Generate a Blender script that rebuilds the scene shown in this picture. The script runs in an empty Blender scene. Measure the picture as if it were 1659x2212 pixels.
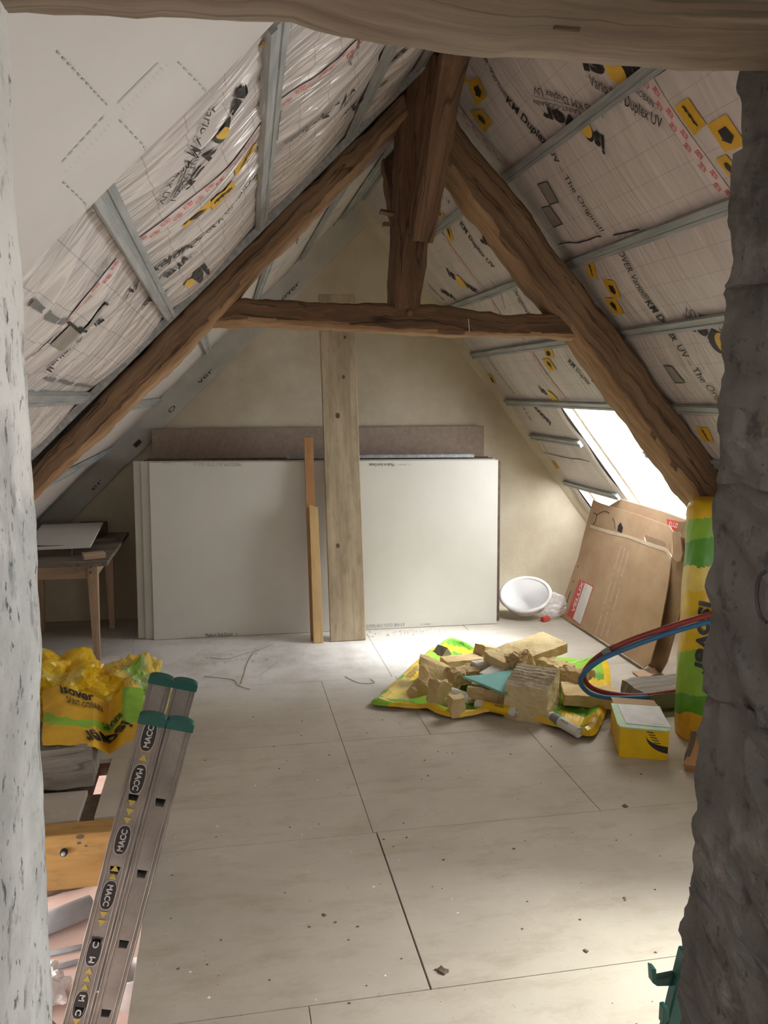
import bpy, bmesh, math, random
from mathutils import Vector, Matrix, noise
from mathutils.geometry import tessellate_polygon

V = Vector
rnd = random.Random(7)
scene = bpy.context.scene
COL = scene.collection

# ------------------------------------------------------------------ camera
F_PX, W_PX, H_PX = 1760.0, 1659.0, 2212.0
YAW, PITCH, ROLL = 0.1942, 0.1455, 0.0086
CAM = V((0.0, 0.0, 1.687))          # eye height above the attic floor
_B = Matrix(((1, 0, 0), (0, 0, -1), (0, 1, 0)))
_c, _s = math.cos(YAW), math.sin(YAW)
_Rz = Matrix(((_c, -_s, 0), (_s, _c, 0), (0, 0, 1)))
_c, _s = math.cos(PITCH), math.sin(PITCH)
_Rx = Matrix(((1, 0, 0), (0, _c, -_s), (0, _s, _c)))
_c, _s = math.cos(ROLL), math.sin(ROLL)
_Rr = Matrix(((_c, -_s, 0), (_s, _c, 0), (0, 0, 1)))
W2C = _Rr @ _Rx @ _B @ _Rz
cam_data = bpy.data.cameras.new('camera')
cam = bpy.data.objects.new('camera', cam_data)
COL.objects.link(cam)
_T = W2C.transposed()
_right, _down, _fwd = _T.col[0], _T.col[1], _T.col[2]
_M = Matrix((_right, -_down, -_fwd)).transposed().to_4x4()
_M.translation = CAM
cam.matrix_world = _M
cam_data.sensor_fit = 'HORIZONTAL'
cam_data.sensor_width = 36.0
cam_data.lens = 36.0 * F_PX / W_PX
cam_data.clip_start = 0.02
scene.camera = cam

# ------------------------------------------------------------------ sky, daylight, exposure
world = bpy.data.worlds.new('overcast_sky')
scene.world = world
world.use_nodes = True
_bg = world.node_tree.nodes['Background']
_bg.inputs[0].default_value = (1.0, 0.975, 0.985, 1)
_bg.inputs[1].default_value = 13.0
scene.view_settings.view_transform = 'Standard'
scene.view_settings.look = 'None'
scene.view_settings.gamma = 1.0
scene.view_settings.use_curve_mapping = False
scene.view_settings.exposure = 0.4
scene.cycles.max_bounces = 12
scene.cycles.diffuse_bounces = 5
scene.cycles.glossy_bounces = 4
scene.cycles.transparent_max_bounces = 12
scene.cycles.sample_clamp_indirect = 8.0


_sd = bpy.data.lights.new('hazy_sun', 'SUN')
_sd.energy = 7.5
_sd.angle = math.radians(22)
_sd.color = (1.0, 0.97, 0.92)
_sun = bpy.data.objects.new('hazy_sun', _sd)
_sun.rotation_euler = V((-0.62, 0.16, -0.77)).to_track_quat('-Z', 'Y').to_euler()
_sun.location = (6, 0, 6)
COL.objects.link(_sun)


# ------------------------------------------------------------------ reading positions off the photograph's survey
def ray(px, py):
    return W2C.transposed() @ V(((px - 829.5) / F_PX, (py - 1106.0) / F_PX, 1.0))


def plane(px, py, n, d):
    r, n = ray(px, py), V(n)
    return CAM + r * ((d - n.dot(CAM)) / n.dot(r))


def at_y(px, py, y): return plane(px, py, (0, 1, 0), y)
def at_z(px, py, z=0.0): return plane(px, py, (0, 0, 1), z)
def at_x(px, py, x): return plane(px, py, (1, 0, 0), x)


# ------------------------------------------------------------------ materials
def new_mat(name):
    m = bpy.data.materials.new(name)
    m.use_nodes = True
    nt = m.node_tree
    return m, nt, nt.nodes['Principled BSDF']


def N(nt, kind, **kw):
    n = nt.nodes.new(kind)
    for k, v in kw.items():
        setattr(n, k, v)
    return n


def ramp(nt, src, stops):
    r = N(nt, 'ShaderNodeValToRGB')
    els = r.color_ramp.elements
    while len(els) < len(stops):
        els.new(0.5)
    for e, (p, c) in zip(els, stops):
        e.position = p
        e.color = (c, c, c, 1) if isinstance(c, (int, float)) else (*c, 1)
    nt.links.new(src, r.inputs[0])
    return r.outputs[0]


def mapped(nt, coord, scale):
    if coord == 'World':
        src = N(nt, 'ShaderNodeNewGeometry').outputs['Position']
    else:
        src = N(nt, 'ShaderNodeTexCoord').outputs[coord]
    mp = N(nt, 'ShaderNodeMapping')
    mp.inputs['Scale'].default_value = scale
    nt.links.new(src, mp.inputs[0])
    return mp.outputs[0]


def noise_tex(nt, vec, scale, detail=6, rough=0.6, dist=0.0):
    t = N(nt, 'ShaderNodeTexNoise')
    t.inputs['Scale'].default_value = scale
    t.inputs['Detail'].default_value = detail
    t.inputs['Roughness'].default_value = rough
    t.inputs['Distortion'].default_value = dist
    nt.links.new(vec, t.inputs['Vector'])
    return t.outputs['Fac']


def mix(nt, fac, a, b, mode='MIX'):
    m = N(nt, 'ShaderNodeMix', data_type='RGBA', blend_type=mode)
    for i, v in ((0, fac), (6, a), (7, b)):
        if hasattr(v, 'links'):
            nt.links.new(v, m.inputs[i])
        elif isinstance(v, (int, float)):
            m.inputs[i].default_value = v
        else:
            m.inputs[i].default_value = (*v, 1)
    return m.outputs[2]


def bump(nt, bsdf, h, strength, dist=0.01):
    b = N(nt, 'ShaderNodeBump')
    b.inputs['Strength'].default_value = strength
    b.inputs['Distance'].default_value = dist
    nt.links.new(h, b.inputs['Height'])
    nt.links.new(b.outputs[0], bsdf.inputs['Normal'])


def pmat(name, c1, c2, scale=4.0, stretch=(1, 1, 1), rough=0.75, bmp=0.2, metal=0.0, coord='Object', spots=None,
         detail=6, lo=0.35, hi=0.65, bscale=None, spec=0.5, sheen=None):
    m, nt, b = new_mat(name)
    v = mapped(nt, coord, stretch)
    f = noise_tex(nt, v, scale, detail)
    c = ramp(nt, f, [(lo, c1), (hi, c2)])
    for sp in (spots or []):                       # (colour, scale, threshold, softness, amount)
        g = noise_tex(nt, v, sp[1], 5, 0.65)
        k = ramp(nt, g, [(sp[2], 0.0), (min(1, sp[2] + sp[3]), sp[4])])
        c = mix(nt, k, c, sp[0])
    nt.links.new(c, b.inputs['Base Color'])
    b.inputs['Roughness'].default_value = rough
    b.inputs['Metallic'].default_value = metal
    b.inputs['Specular IOR Level'].default_value = spec
    if bmp:
        bump(nt, b, noise_tex(nt, v, bscale or scale * 4, 8, 0.65), bmp)
    return m


def wood_mat(name, dark, light, fx=1.2, fy=26.0, crack=0.5, rough=0.75, bmp=0.35, stain=None, crack_col=None):
    """wood with its grain along U"""
    m, nt, b = new_mat(name)
    v = mapped(nt, 'UV', (fx, fy, 1))
    v2 = mapped(nt, 'UV', (2.0, 6.0, 1))
    g = noise_tex(nt, v, 1.0, 8, 0.6, 0.6)
    c = ramp(nt, g, [(0.3, dark), (0.7, light)])
    big = noise_tex(nt, v2, 1.3, 4, 0.6)
    c = mix(nt, ramp(nt, big, [(0.35, 0.0), (0.75, 0.55)]), c, [x * 0.55 for x in dark])
    if stain:
        st = noise_tex(nt, v2, 2.6, 6, 0.7)
        c = mix(nt, ramp(nt, st, [(0.52, 0.0), (0.72, 0.6)]), c, stain)
    if crack:
        v3 = mapped(nt, 'UV', (0.9, 14.0, 1))
        cr = noise_tex(nt, v3, 1.0, 3, 0.5, 0.8)
        k = ramp(nt, cr, [(0.478, 0.0), (0.5, crack), (0.522, 0.0)])
        c = mix(nt, k, c, crack_col or [x * 0.2 for x in dark])
    nt.links.new(c, b.inputs['Base Color'])
    b.inputs['Roughness'].default_value = rough
    bump(nt, b, g, bmp, 0.012)
    return m


def flat(name, c, rough=0.6, metal=0.0, spec=0.5):
    m, nt, b = new_mat(name)
    v = mapped(nt, 'Object', (1, 1, 1))
    f = noise_tex(nt, v, 14, 4)
    nt.links.new(ramp(nt, f, [(0.3, [x * 0.88 for x in c]), (0.7, [min(1, x * 1.06) for x in c])]), b.inputs['Base Color'])
    b.inputs['Roughness'].default_value = rough
    b.inputs['Metallic'].default_value = metal
    b.inputs['Specular IOR Level'].default_value = spec
    return m


def membrane_mat(name, c1, c2, rough=0.36, lines=True, bmp=0.35, fx=16.0, spec=0.5, det=2.5, bd=0.03):
    m, nt, b = new_mat(name)
    uvn = N(nt, 'ShaderNodeTexCoord').outputs['UV']
    sep = N(nt, 'ShaderNodeSeparateXYZ')
    nt.links.new(uvn, sep.inputs[0])
    v = mapped(nt, 'UV', (fx, 1.6, 1))
    g = noise_tex(nt, v, 1.0, det, 0.5, 1.4)
    c = ramp(nt, g, [(0.3, c1), (0.7, c2)])
    if lines:
        md = N(nt, 'ShaderNodeMath', operation='MODULO')
        md.inputs[1].default_value = 0.1
        nt.links.new(sep.outputs[1], md.inputs[0])
        lt = N(nt, 'ShaderNodeMath', operation='LESS_THAN')
        lt.inputs[1].default_value = 0.0026
        nt.links.new(md.outputs[0], lt.inputs[0])
        ms = N(nt, 'ShaderNodeMath', operation='MULTIPLY')
        ms.inputs[1].default_value = 0.42
        nt.links.new(lt.outputs[0], ms.inputs[0])
        c = mix(nt, ms.outputs[0], c, (0.20, 0.19, 0.19))
    nt.links.new(c, b.inputs['Base Color'])
    b.inputs['Roughness'].default_value = rough
    b.inputs['Specular IOR Level'].default_value = spec
    bump(nt, b, g, bmp, bd)
    return m


OAK = wood_mat('old_oak', (0.125, 0.072, 0.040), (0.37, 0.235, 0.135), crack=0.85, stain=(0.40, 0.22, 0.105), bmp=0.5)
OAK_SAP = wood_mat('oak_sapwood', (0.30, 0.165, 0.075), (0.55, 0.36, 0.20), fx=2.0, fy=20, crack=0.35, stain=(0.25, 0.13, 0.06), bmp=0.5)
OAK_DARK = wood_mat('dark_oak', (0.085, 0.045, 0.024), (0.26, 0.145, 0.078), crack=0.85, stain=(0.34, 0.18, 0.08), bmp=0.5)
LINTEL = wood_mat('grey_oak', (0.16, 0.115, 0.08), (0.42, 0.33, 0.24), fx=3.0, fy=34, crack=0.5, stain=(0.22, 0.165, 0.115), bmp=0.6)
PLANKW = wood_mat('weathered_plank', (0.40, 0.315, 0.21), (0.58, 0.48, 0.34), fx=1.0, fy=22, crack=0.15, bmp=0.15, stain=(0.27, 0.21, 0.15))
PINE = wood_mat('fresh_pine', (0.68, 0.44, 0.19), (0.82, 0.60, 0.31), fx=1.0, fy=30, crack=0.1, bmp=0.12)
PINE_OR = wood_mat('orange_pine', (0.42, 0.21, 0.09), (0.58, 0.33, 0.15), fx=1.0, fy=30, crack=0.2, bmp=0.12)
TABLEW = wood_mat('table_wood', (0.42, 0.27, 0.16), (0.62, 0.45, 0.31), fx=1.3, fy=24, crack=0.2, bmp=0.2, stain=(0.55, 0.50, 0.45))
TOPW = wood_mat('worn_tabletop', (0.12, 0.095, 0.075), (0.30, 0.25, 0.20), fx=1.3, fy=24, crack=0.4, bmp=0.3, stain=(0.42, 0.39, 0.35))
GREYW = wood_mat('grey_timber', (0.17, 0.145, 0.12), (0.36, 0.32, 0.27), fx=1.5, fy=20, crack=0.6, stain=(0.45, 0.40, 0.34))
YELW = wood_mat('varnished_joist', (0.38, 0.20, 0.05), (0.55, 0.33, 0.11), fx=1.0, fy=9, crack=0.0, bmp=0.1, stain=(0.25, 0.12, 0.04))
DARKW = wood_mat('dark_offcut', (0.10, 0.07, 0.05), (0.20, 0.14, 0.10), crack=0.3)
CHIP = pmat('brown_hardboard', (0.30, 0.225, 0.175), (0.37, 0.285, 0.23), 30, rough=0.8, bmp=0.08)
CHIP_D = pmat('brown_board_edges', (0.10, 0.07, 0.05), (0.17, 0.12, 0.085), 30, rough=0.9, bmp=0.2)
PLASTER = pmat('gable_plaster', (0.56, 0.485, 0.355), (0.665, 0.60, 0.465), 2.2, rough=0.9, bmp=0.25, bscale=40,
               spots=[((0.42, 0.35, 0.245), 1.7, 0.50, 0.25, 0.6), ((0.72, 0.68, 0.58), 2.9, 0.56, 0.2, 0.4), ((0.40, 0.34, 0.25), 22, 0.68, 0.05, 0.35)])
BOARD = pmat('plasterboard_face', (0.66, 0.645, 0.60), (0.70, 0.685, 0.64), 3, rough=0.8, bmp=0.05, bscale=60)
BOARD_E = pmat('plasterboard_edge', (0.58, 0.53, 0.48), (0.66, 0.61, 0.56), 12, rough=0.9, bmp=0.1)
TEAL = flat('teal_plasterboard', (0.22, 0.50, 0.45), 0.7)
STEEL = pmat('galvanised_steel', (0.29, 0.315, 0.32), (0.48, 0.50, 0.50), 5, stretch=(8, 0.7, 8), rough=0.5, bmp=0.05, metal=0.35,
             spots=[((0.66, 0.68, 0.68), 7, 0.62, 0.08, 0.6)])
ALU = pmat('dirty_aluminium', (0.165, 0.15, 0.132), (0.27, 0.25, 0.225), 7, stretch=(1, 1, 0.5), rough=0.48, bmp=0.06, metal=0.5,
           spots=[((0.42, 0.40, 0.37), 30, 0.66, 0.05, 0.6), ((0.075, 0.068, 0.06), 9, 0.6, 0.2, 0.35)])
DKGREEN = flat('dark_green_plastic', (0.005, 0.075, 0.06), 0.5)
TEALP = flat('teal_plastic', (0.01, 0.36, 0.31), 0.45)
MEM = membrane_mat('vapour_membrane', (0.565, 0.51, 0.485), (0.67, 0.615, 0.585))
MEM_L = membrane_mat('vapour_membrane_creased', (0.60, 0.545, 0.52), (0.72, 0.665, 0.635), rough=0.22, bmp=0.5, spec=0.8, fx=12.0, bd=0.05)
MEM_G = pmat('membrane_return', (0.44, 0.425, 0.385), (0.55, 0.53, 0.48), 6, rough=0.4, bmp=0.2)
FLAPM = pmat('membrane_flap', (0.60, 0.565, 0.53), (0.655, 0.62, 0.585), 2, rough=0.6, bmp=0.05)
TAPE = flat('pink_white_tape', (0.74, 0.62, 0.59), 0.4)
RED_INK = flat('red_ink', (0.60, 0.03, 0.05), 0.5)
INK = flat('black_ink', (0.025, 0.022, 0.022), 0.5)
GREY_INK = flat('grey_ink', (0.20, 0.19, 0.185), 0.6)
FAINT_INK = flat('faint_ink', (0.42, 0.40, 0.39), 0.6)
YEL_INK = flat('yellow_ink', (0.72, 0.42, 0.03), 0.5)
ARROW = flat('faded_yellow_arrow', (0.40, 0.30, 0.05), 0.5)
YEL_DOT = flat('yellow_dot', (0.80, 0.50, 0.07), 0.5)
TAN_PATCH = flat('patch_window', (0.30, 0.27, 0.23), 0.4)
WHITE_INK = flat('white_ink', (0.72, 0.62, 0.52), 0.6)
LABEL_RED = flat('label_red', (0.62, 0.075, 0.06), 0.5)
LABEL_WHITE = flat('label_white', (0.80, 0.78, 0.76), 0.5)
CARD = pmat('corrugated_cardboard', (0.44, 0.29, 0.175), (0.52, 0.36, 0.23), 5, rough=0.85, bmp=0.12, spots=[((0.36, 0.23, 0.14), 4, 0.6, 0.2, 0.4)])
CARD_D = pmat('cardboard_inside', (0.30, 0.19, 0.11), (0.36, 0.24, 0.145), 8, rough=0.9, bmp=0.1)
def reveal_mat():
    m, nt, b = new_mat('left_reveal_plaster')
    v = mapped(nt, 'World', (1, 1, 1))
    grey = ramp(nt, noise_tex(nt, v, 9, 7, 0.7), [(0.35, (0.44, 0.445, 0.425)), (0.65, (0.66, 0.66, 0.63))])
    lime = ramp(nt, noise_tex(nt, v, 5, 6), [(0.3, (0.70, 0.67, 0.62)), (0.7, (0.83, 0.81, 0.77))])
    geo = N(nt, 'ShaderNodeNewGeometry')
    sep = N(nt, 'ShaderNodeSeparateXYZ')
    nt.links.new(geo.outputs['Position'], sep.inputs[0])
    # old limewash survives on the upper part, with a ragged lower edge
    sc = N(nt, 'ShaderNodeMath', operation='MULTIPLY_ADD')
    sc.inputs[1].default_value = 0.55
    nt.links.new(noise_tex(nt, v, 4.5, 6, 0.6), sc.inputs[0])
    nt.links.new(sep.outputs[2], sc.inputs[2])
    k = ramp(nt, sc.outputs[0], [(0.0, 0.0), (1.0, 1.0)])
    mr = N(nt, 'ShaderNodeMapRange')
    mr.inputs['From Min'].default_value = 1.86
    mr.inputs['From Max'].default_value = 1.92
    nt.links.new(sc.outputs[0], mr.inputs[0])
    c = mix(nt, mr.outputs[0], grey, lime)
    for col, sca, th, so, am in (((0.16, 0.16, 0.15), 30, 0.56, 0.10, 0.6), ((0.07, 0.07, 0.068), 75, 0.60, 0.05, 0.85)):
        c = mix(nt, ramp(nt, noise_tex(nt, mapped(nt, 'World', (1, 1, 0.6)), sca, 5, 0.65), [(th, 0.0), (th + so, am)]), c, col)
    nt.links.new(c, b.inputs['Base Color'])
    b.inputs['Roughness'].default_value = 0.95
    bump(nt, b, noise_tex(nt, v, 60, 8, 0.7), 0.6)
    return m


JAMB_L = reveal_mat()
STONE = pmat('grey_stone', (0.075, 0.070, 0.064), (0.15, 0.14, 0.126), 6, rough=0.95, bmp=0.7, bscale=45, coord='World',
             spots=[((0.03, 0.028, 0.026), 26, 0.56, 0.1, 0.7), ((0.27, 0.25, 0.225), 7, 0.55, 0.12, 0.55), ((0.025, 0.022, 0.02), 60, 0.62, 0.06, 0.7)])
MORTAR = pmat('grey_mortar', (0.15, 0.14, 0.13), (0.24, 0.225, 0.21), 14, rough=0.95, bmp=0.6, coord='World')
RENDER = pmat('landing_render', (0.50, 0.48, 0.44), (0.58, 0.56, 0.52), 4, rough=0.95, bmp=0.2)
DECK = pmat('roof_boarding', (0.30, 0.26, 0.22), (0.38, 0.33, 0.28), 6, rough=0.9, bmp=0.1)
WHITE_P = flat('white_plastic', (0.80, 0.79, 0.78), 0.4)
WFRAME = flat('white_frame', (0.78, 0.74, 0.68), 0.5)
FOAM_Y = flat('yellow_poly', (0.78, 0.50, 0.015), 0.32)
POLY_Y2 = flat('pale_yellow_poly', (0.76, 0.58, 0.12), 0.32)
POLY_G = flat('lime_poly', (0.27, 0.52, 0.045), 0.32)
POLY_DG = flat('green_poly', (0.10, 0.33, 0.03), 0.32)
POLY_PG = flat('pale_green_poly', (0.46, 0.60, 0.24), 0.32)
WOOL = pmat('mineral_wool', (0.68, 0.50, 0.235), (0.81, 0.65, 0.365), 9, rough=0.98, bmp=0.9, bscale=90)
WOOL_D = pmat('mineral_wool_brown', (0.58, 0.41, 0.21), (0.72, 0.54, 0.30), 12, rough=0.98, bmp=0.8, bscale=90)
BLOCK = pmat('wool_block', (0.66, 0.53, 0.28), (0.76, 0.64, 0.38), 10, rough=0.98, bmp=0.7, bscale=80)
BLOCK_TOP = pmat('wool_block_top', (0.42, 0.35, 0.24), (0.56, 0.48, 0.35), 14, rough=0.98, bmp=0.8, bscale=80)
HOSE_R = flat('red_hose', (0.26, 0.03, 0.03), 0.45)
HOSE_B = flat('blue_hose', (0.03, 0.15, 0.32), 0.45)
GREYT = flat('grey_tape', (0.20, 0.21, 0.21), 0.5)
BOXY = flat('yellow_carton', (0.78, 0.50, 0.005), 0.4)
MINT = flat('mint_folder', (0.50, 0.72, 0.52), 0.6)
PAPER = flat('white_paper', (0.80, 0.81, 0.86), 0.7)
TUBE_W = flat('cartridge_white', (0.72, 0.71, 0.68), 0.35)
DARK = flat('dark_recess', (0.02, 0.018, 0.016), 0.8)
PINKF = pmat('lower_floor_dust', (0.60, 0.42, 0.35), (0.70, 0.53, 0.46), 3, rough=0.9, bmp=0.1)
PVC = flat('grey_pipe', (0.42, 0.45, 0.48), 0.4)


def floor_mat():
    m, nt, b = new_mat('cement_floor_panels')
    v = mapped(nt, 'World', (1, 1, 1))
    v2 = mapped(nt, 'World', (1.2, 3.2, 1))
    c = ramp(nt, noise_tex(nt, v, 2.2, 6), [(0.3, (0.42, 0.375, 0.305)), (0.7, (0.52, 0.47, 0.39))])
    c = mix(nt, ramp(nt, noise_tex(nt, v2, 3.0, 7, 0.7), [(0.50, 0.0), (0.72, 0.6)]), c, (0.33, 0.26, 0.19))
    c = mix(nt, ramp(nt, noise_tex(nt, v, 26, 6, 0.75), [(0.63, 0.0), (0.72, 0.6)]), c, (0.22, 0.17, 0.12))
    c = mix(nt, ramp(nt, noise_tex(nt, v, 11, 6, 0.75), [(0.58, 0.0), (0.8, 0.5)]), c, (0.60, 0.57, 0.52))
    # plaster dust before the stacked boards, with window light painted into its white
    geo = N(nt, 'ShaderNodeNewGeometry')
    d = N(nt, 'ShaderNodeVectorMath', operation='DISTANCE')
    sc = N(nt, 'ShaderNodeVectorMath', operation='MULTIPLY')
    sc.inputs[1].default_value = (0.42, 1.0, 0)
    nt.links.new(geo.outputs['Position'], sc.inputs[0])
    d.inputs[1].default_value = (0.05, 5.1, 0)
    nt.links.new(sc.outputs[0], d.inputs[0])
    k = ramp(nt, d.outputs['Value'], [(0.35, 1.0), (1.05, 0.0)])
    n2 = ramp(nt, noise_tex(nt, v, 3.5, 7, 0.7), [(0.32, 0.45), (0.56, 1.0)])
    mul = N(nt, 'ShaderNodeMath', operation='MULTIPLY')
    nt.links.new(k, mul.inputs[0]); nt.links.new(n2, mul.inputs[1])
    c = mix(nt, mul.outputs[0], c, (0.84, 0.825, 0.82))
    nt.links.new(c, b.inputs['Base Color'])
    b.inputs['Roughness'].default_value = 0.62
    b.inputs['Specular IOR Level'].default_value = 0.4
    bump(nt, b, noise_tex(nt, v, 60, 6), 0.08)
    return m


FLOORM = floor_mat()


def glass_mat():
    m, nt, b = new_mat('window_glass')
    nt.nodes.remove(b)
    out = nt.nodes['Material Output']
    t = N(nt, 'ShaderNodeBsdfTransparent')
    t.inputs[0].default_value = (0.96, 0.98, 0.98, 1)
    g = N(nt, 'ShaderNodeBsdfGlossy')
    g.inputs['Roughness'].default_value = 0.03
    mx = N(nt, 'ShaderNodeMixShader')
    mx.inputs[0].default_value = 0.05
    nt.links.new(t.outputs[0], mx.inputs[1]); nt.links.new(g.outputs[0], mx.inputs[2])
    nt.links.new(mx.outputs[0], out.inputs[0])
    return m


GLASS = glass_mat()


def film_mat():
    m, nt, b = new_mat('clear_film')
    b.inputs['Base Color'].default_value = (0.86, 0.84, 0.86, 1)
    b.inputs['Roughness'].default_value = 0.2
    out = nt.nodes['Material Output']
    t = N(nt, 'ShaderNodeBsdfTransparent')
    mx = N(nt, 'ShaderNodeMixShader')
    mx.inputs[0].default_value = 0.4
    nt.links.new(t.outputs[0], mx.inputs[1]); nt.links.new(b.outputs[0], mx.inputs[2])
    nt.links.new(mx.outputs[0], out.inputs[0])
    return m


FILM = film_mat()


# ------------------------------------------------------------------ mesh helpers
def tag(o, label=None, cat=None, group=None, kind=None):
    if label: o['label'] = label
    if cat: o['category'] = cat
    if group: o['group'] = group
    if kind: o['kind'] = kind
    return o


WM = {}


def empty(name, loc, label=None, cat=None, group=None, kind=None):
    o = bpy.data.objects.new(name, None)
    o.empty_display_size = 0.1
    o.location = loc
    COL.objects.link(o)
    WM[o.name] = Matrix.Translation(V(loc))
    return tag(o, label, cat, group, kind)


def origin_of(o):
    return WM[o.name].to_translation()


def mk(name, verts, faces, mat, parent=None, uvs=None, smooth=False, M=None, mats=None, midx=None, loop_uv=None):
    """one mesh object; verts are world coordinates, or local ones when the matrix M is given"""
    me = bpy.data.meshes.new(name)
    vs = [V(v) for v in verts]
    o = bpy.data.objects.new(name, me)
    if M is not None:
        Mw = M.copy()
    else:
        if parent is not None:
            loc = origin_of(parent)
        else:
            xs = [v.x for v in vs]; ys = [v.y for v in vs]; zs = [v.z for v in vs]
            loc = V(((min(xs) + max(xs)) / 2, (min(ys) + max(ys)) / 2, min(zs)))
        vs = [v - loc for v in vs]
        Mw = Matrix.Translation(loc)
        if parent is not None:
            vs = [(WM[parent.name].to_3x3().inverted() @ v) for v in vs]
            Mw = WM[parent.name].copy()
    me.from_pydata(vs, [], faces)
    for mm in (mats or [mat]):
        me.materials.append(mm)
    if midx:
        me.polygons.foreach_set('material_index', midx)
    if uvs or loop_uv:
        ul = me.uv_layers.new(name='UVMap')
        if loop_uv:
            for i, uv in enumerate(loop_uv):
                ul.data[i].uv = uv
        else:
            for l in me.loops:
                ul.data[l.index].uv = uvs[l.vertex_index]
    if smooth:
        me.polygons.foreach_set('use_smooth', [True] * len(me.polygons))
    me.update()
    COL.objects.link(o)
    WM[o.name] = Mw
    if parent is not None:
        o.parent = parent
        o.matrix_basis = WM[parent.name].inverted() @ Mw
    else:
        o.matrix_basis = Mw
    return o


def frame(p, x, z):
    """matrix at p with local X along x and local Z near z"""
    x = V(x).normalized()
    y = V(z).cross(x).normalized()
    z = x.cross(y)
    M = Matrix((x, y, z)).transposed().to_4x4()
    M.translation = V(p)
    return M


BOXF = [(0, 3, 2, 1), (4, 5, 6, 7), (0, 1, 5, 4), (1, 2, 6, 5), (2, 3, 7, 6), (3, 0, 4, 7)]


def box_data(sx, sy, sz, c=(0, 0, 0)):
    x, y, z = c
    a, b, d = sx / 2, sy / 2, sz / 2
    return [V((x + i * a, y + j * b, z + k * d)) for k in (-1, 1) for i, j in ((-1, -1), (1, -1), (1, 1), (-1, 1))], BOXF


def box_uv(vs, fs):
    out = []
    for f in fs:
        n = (vs[f[1]] - vs[f[0]]).cross(vs[f[2]] - vs[f[1]])
        ax = max(range(3), key=lambda i: abs(n[i]))
        for i in f:
            v = vs[i]
            out.append((v.x + 0.37, (v.y + v.z * 0.7 if ax == 0 else (v.z if ax == 1 else v.y)) + ax * 0.31))
    return out


def bev_mesh(vs, fs, w, seg=1):
    bm = bmesh.new()
    bv = [bm.verts.new(v) for v in vs]
    for f in fs:
        bm.faces.new([bv[i] for i in f])
    bmesh.ops.recalc_face_normals(bm, faces=bm.faces)
    if w > 0:
        bmesh.ops.bevel(bm, geom=list(bm.edges), offset=w, segments=seg, affect='EDGES')
    bm.verts.index_update()
    r = [v.co.copy() for v in bm.verts], [tuple(v.index for v in f.verts) for f in bm.faces]
    bm.free()
    return r


def box(name, size, M, mat, parent=None, bevel=0.002, c=(0, 0, 0)):
    vs, fs = box_data(*size, c)
    vs, fs = bev_mesh(vs, fs, bevel)
    return mk(name, vs, fs, mat, parent, M=M, loop_uv=box_uv(vs, fs))


def wbox(name, lo, hi, mat, parent=None, bevel=0.0):
    lo, hi = V(lo), V(hi)
    return box(name, tuple(hi - lo), Matrix.Translation((lo + hi) / 2), mat, parent, bevel)


def boxes(name, lohis, mat, parent=None):
    vs, fs = [], []
    for lo, hi in lohis:
        lo, hi = V(lo), V(hi)
        a, b = box_data(*(hi - lo), (lo + hi) / 2)
        k = len(vs)
        vs += a
        fs += [tuple(i + k for i in f) for f in b]
    return mk(name, vs, fs, mat, parent, loop_uv=box_uv(vs, fs))


def prism(name, outer, holes, th, M, mat, parent=None, uv=True):
    """polygon (with holes) in the local XY plane, extruded from z=0 to z=-th"""
    loops = [outer] + (holes or [])
    tri = tessellate_polygon([[V((p[0], p[1], 0)) for p in lp] for lp in loops])
    pts = [V((p[0], p[1], 0)) for lp in loops for p in lp]
    n = len(pts)
    vs = pts + [V((p.x, p.y, -th)) for p in pts]
    fs = []
    for t in tri:
        a, b, c = (pts[i] for i in t)
        if (b - a).cross(c - a).z < 0:
            t = t[::-1]
        fs.append(tuple(t)); fs.append(tuple(i + n for i in t[::-1]))
    k = 0
    for lp in loops:
        m = len(lp)
        area = sum(lp[i][0] * lp[(i + 1) % m][1] - lp[(i + 1) % m][0] * lp[i][1] for i in range(m))
        ccw = area > 0
        if lp is not outer:
            ccw = area > 0
            ccw = not ccw
            ccw = not ccw if False else ccw
        for i in range(m):
            j = (i + 1) % m
            q = (k + i, k + i + n, k + j + n, k + j)
            fs.append(q if (area > 0) == (lp is outer) else q[::-1])
        k += m
    return mk(name, vs, fs, mat, parent, M=M, loop_uv=box_uv(vs, fs))


def tube_data(path, r, n=10, cap=True, rfun=None):
    path = [V(p) for p in path]
    vs, fs, uvs = [], [], []
    t0 = (path[1] - path[0]).normalized()
    u = t0.orthogonal().normalized()
    L = 0
    for i, p in enumerate(path):
        t = (path[min(i + 1, len(path) - 1)] - path[max(i - 1, 0)]).normalized()
        u = (u - t * u.dot(t)).normalized()
        w = t.cross(u)
        rr = rfun(i / (len(path) - 1)) if rfun else r
        if i: L += (p - path[i - 1]).length
        for k in range(n):
            a = 2 * math.pi * k / n
            vs.append(p + (u * math.cos(a) + w * math.sin(a)) * rr)
            uvs.append((L, a * rr))
    for i in range(len(path) - 1):
        for k in range(n):
            a, b = i * n + k, i * n + (k + 1) % n
            fs.append((a, b, b + n, a + n))
    if cap:
        fs.append(tuple(range(n))[::-1])
        fs.append(tuple(range(len(vs) - n, len(vs))))
    return vs, fs, uvs


def tube(name, path, r, mat, parent=None, n=10, rfun=None):
    vs, fs, uvs = tube_data(path, r, n, True, rfun)
    return mk(name, vs, fs, mat, parent, uvs=uvs, smooth=n > 6)


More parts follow.
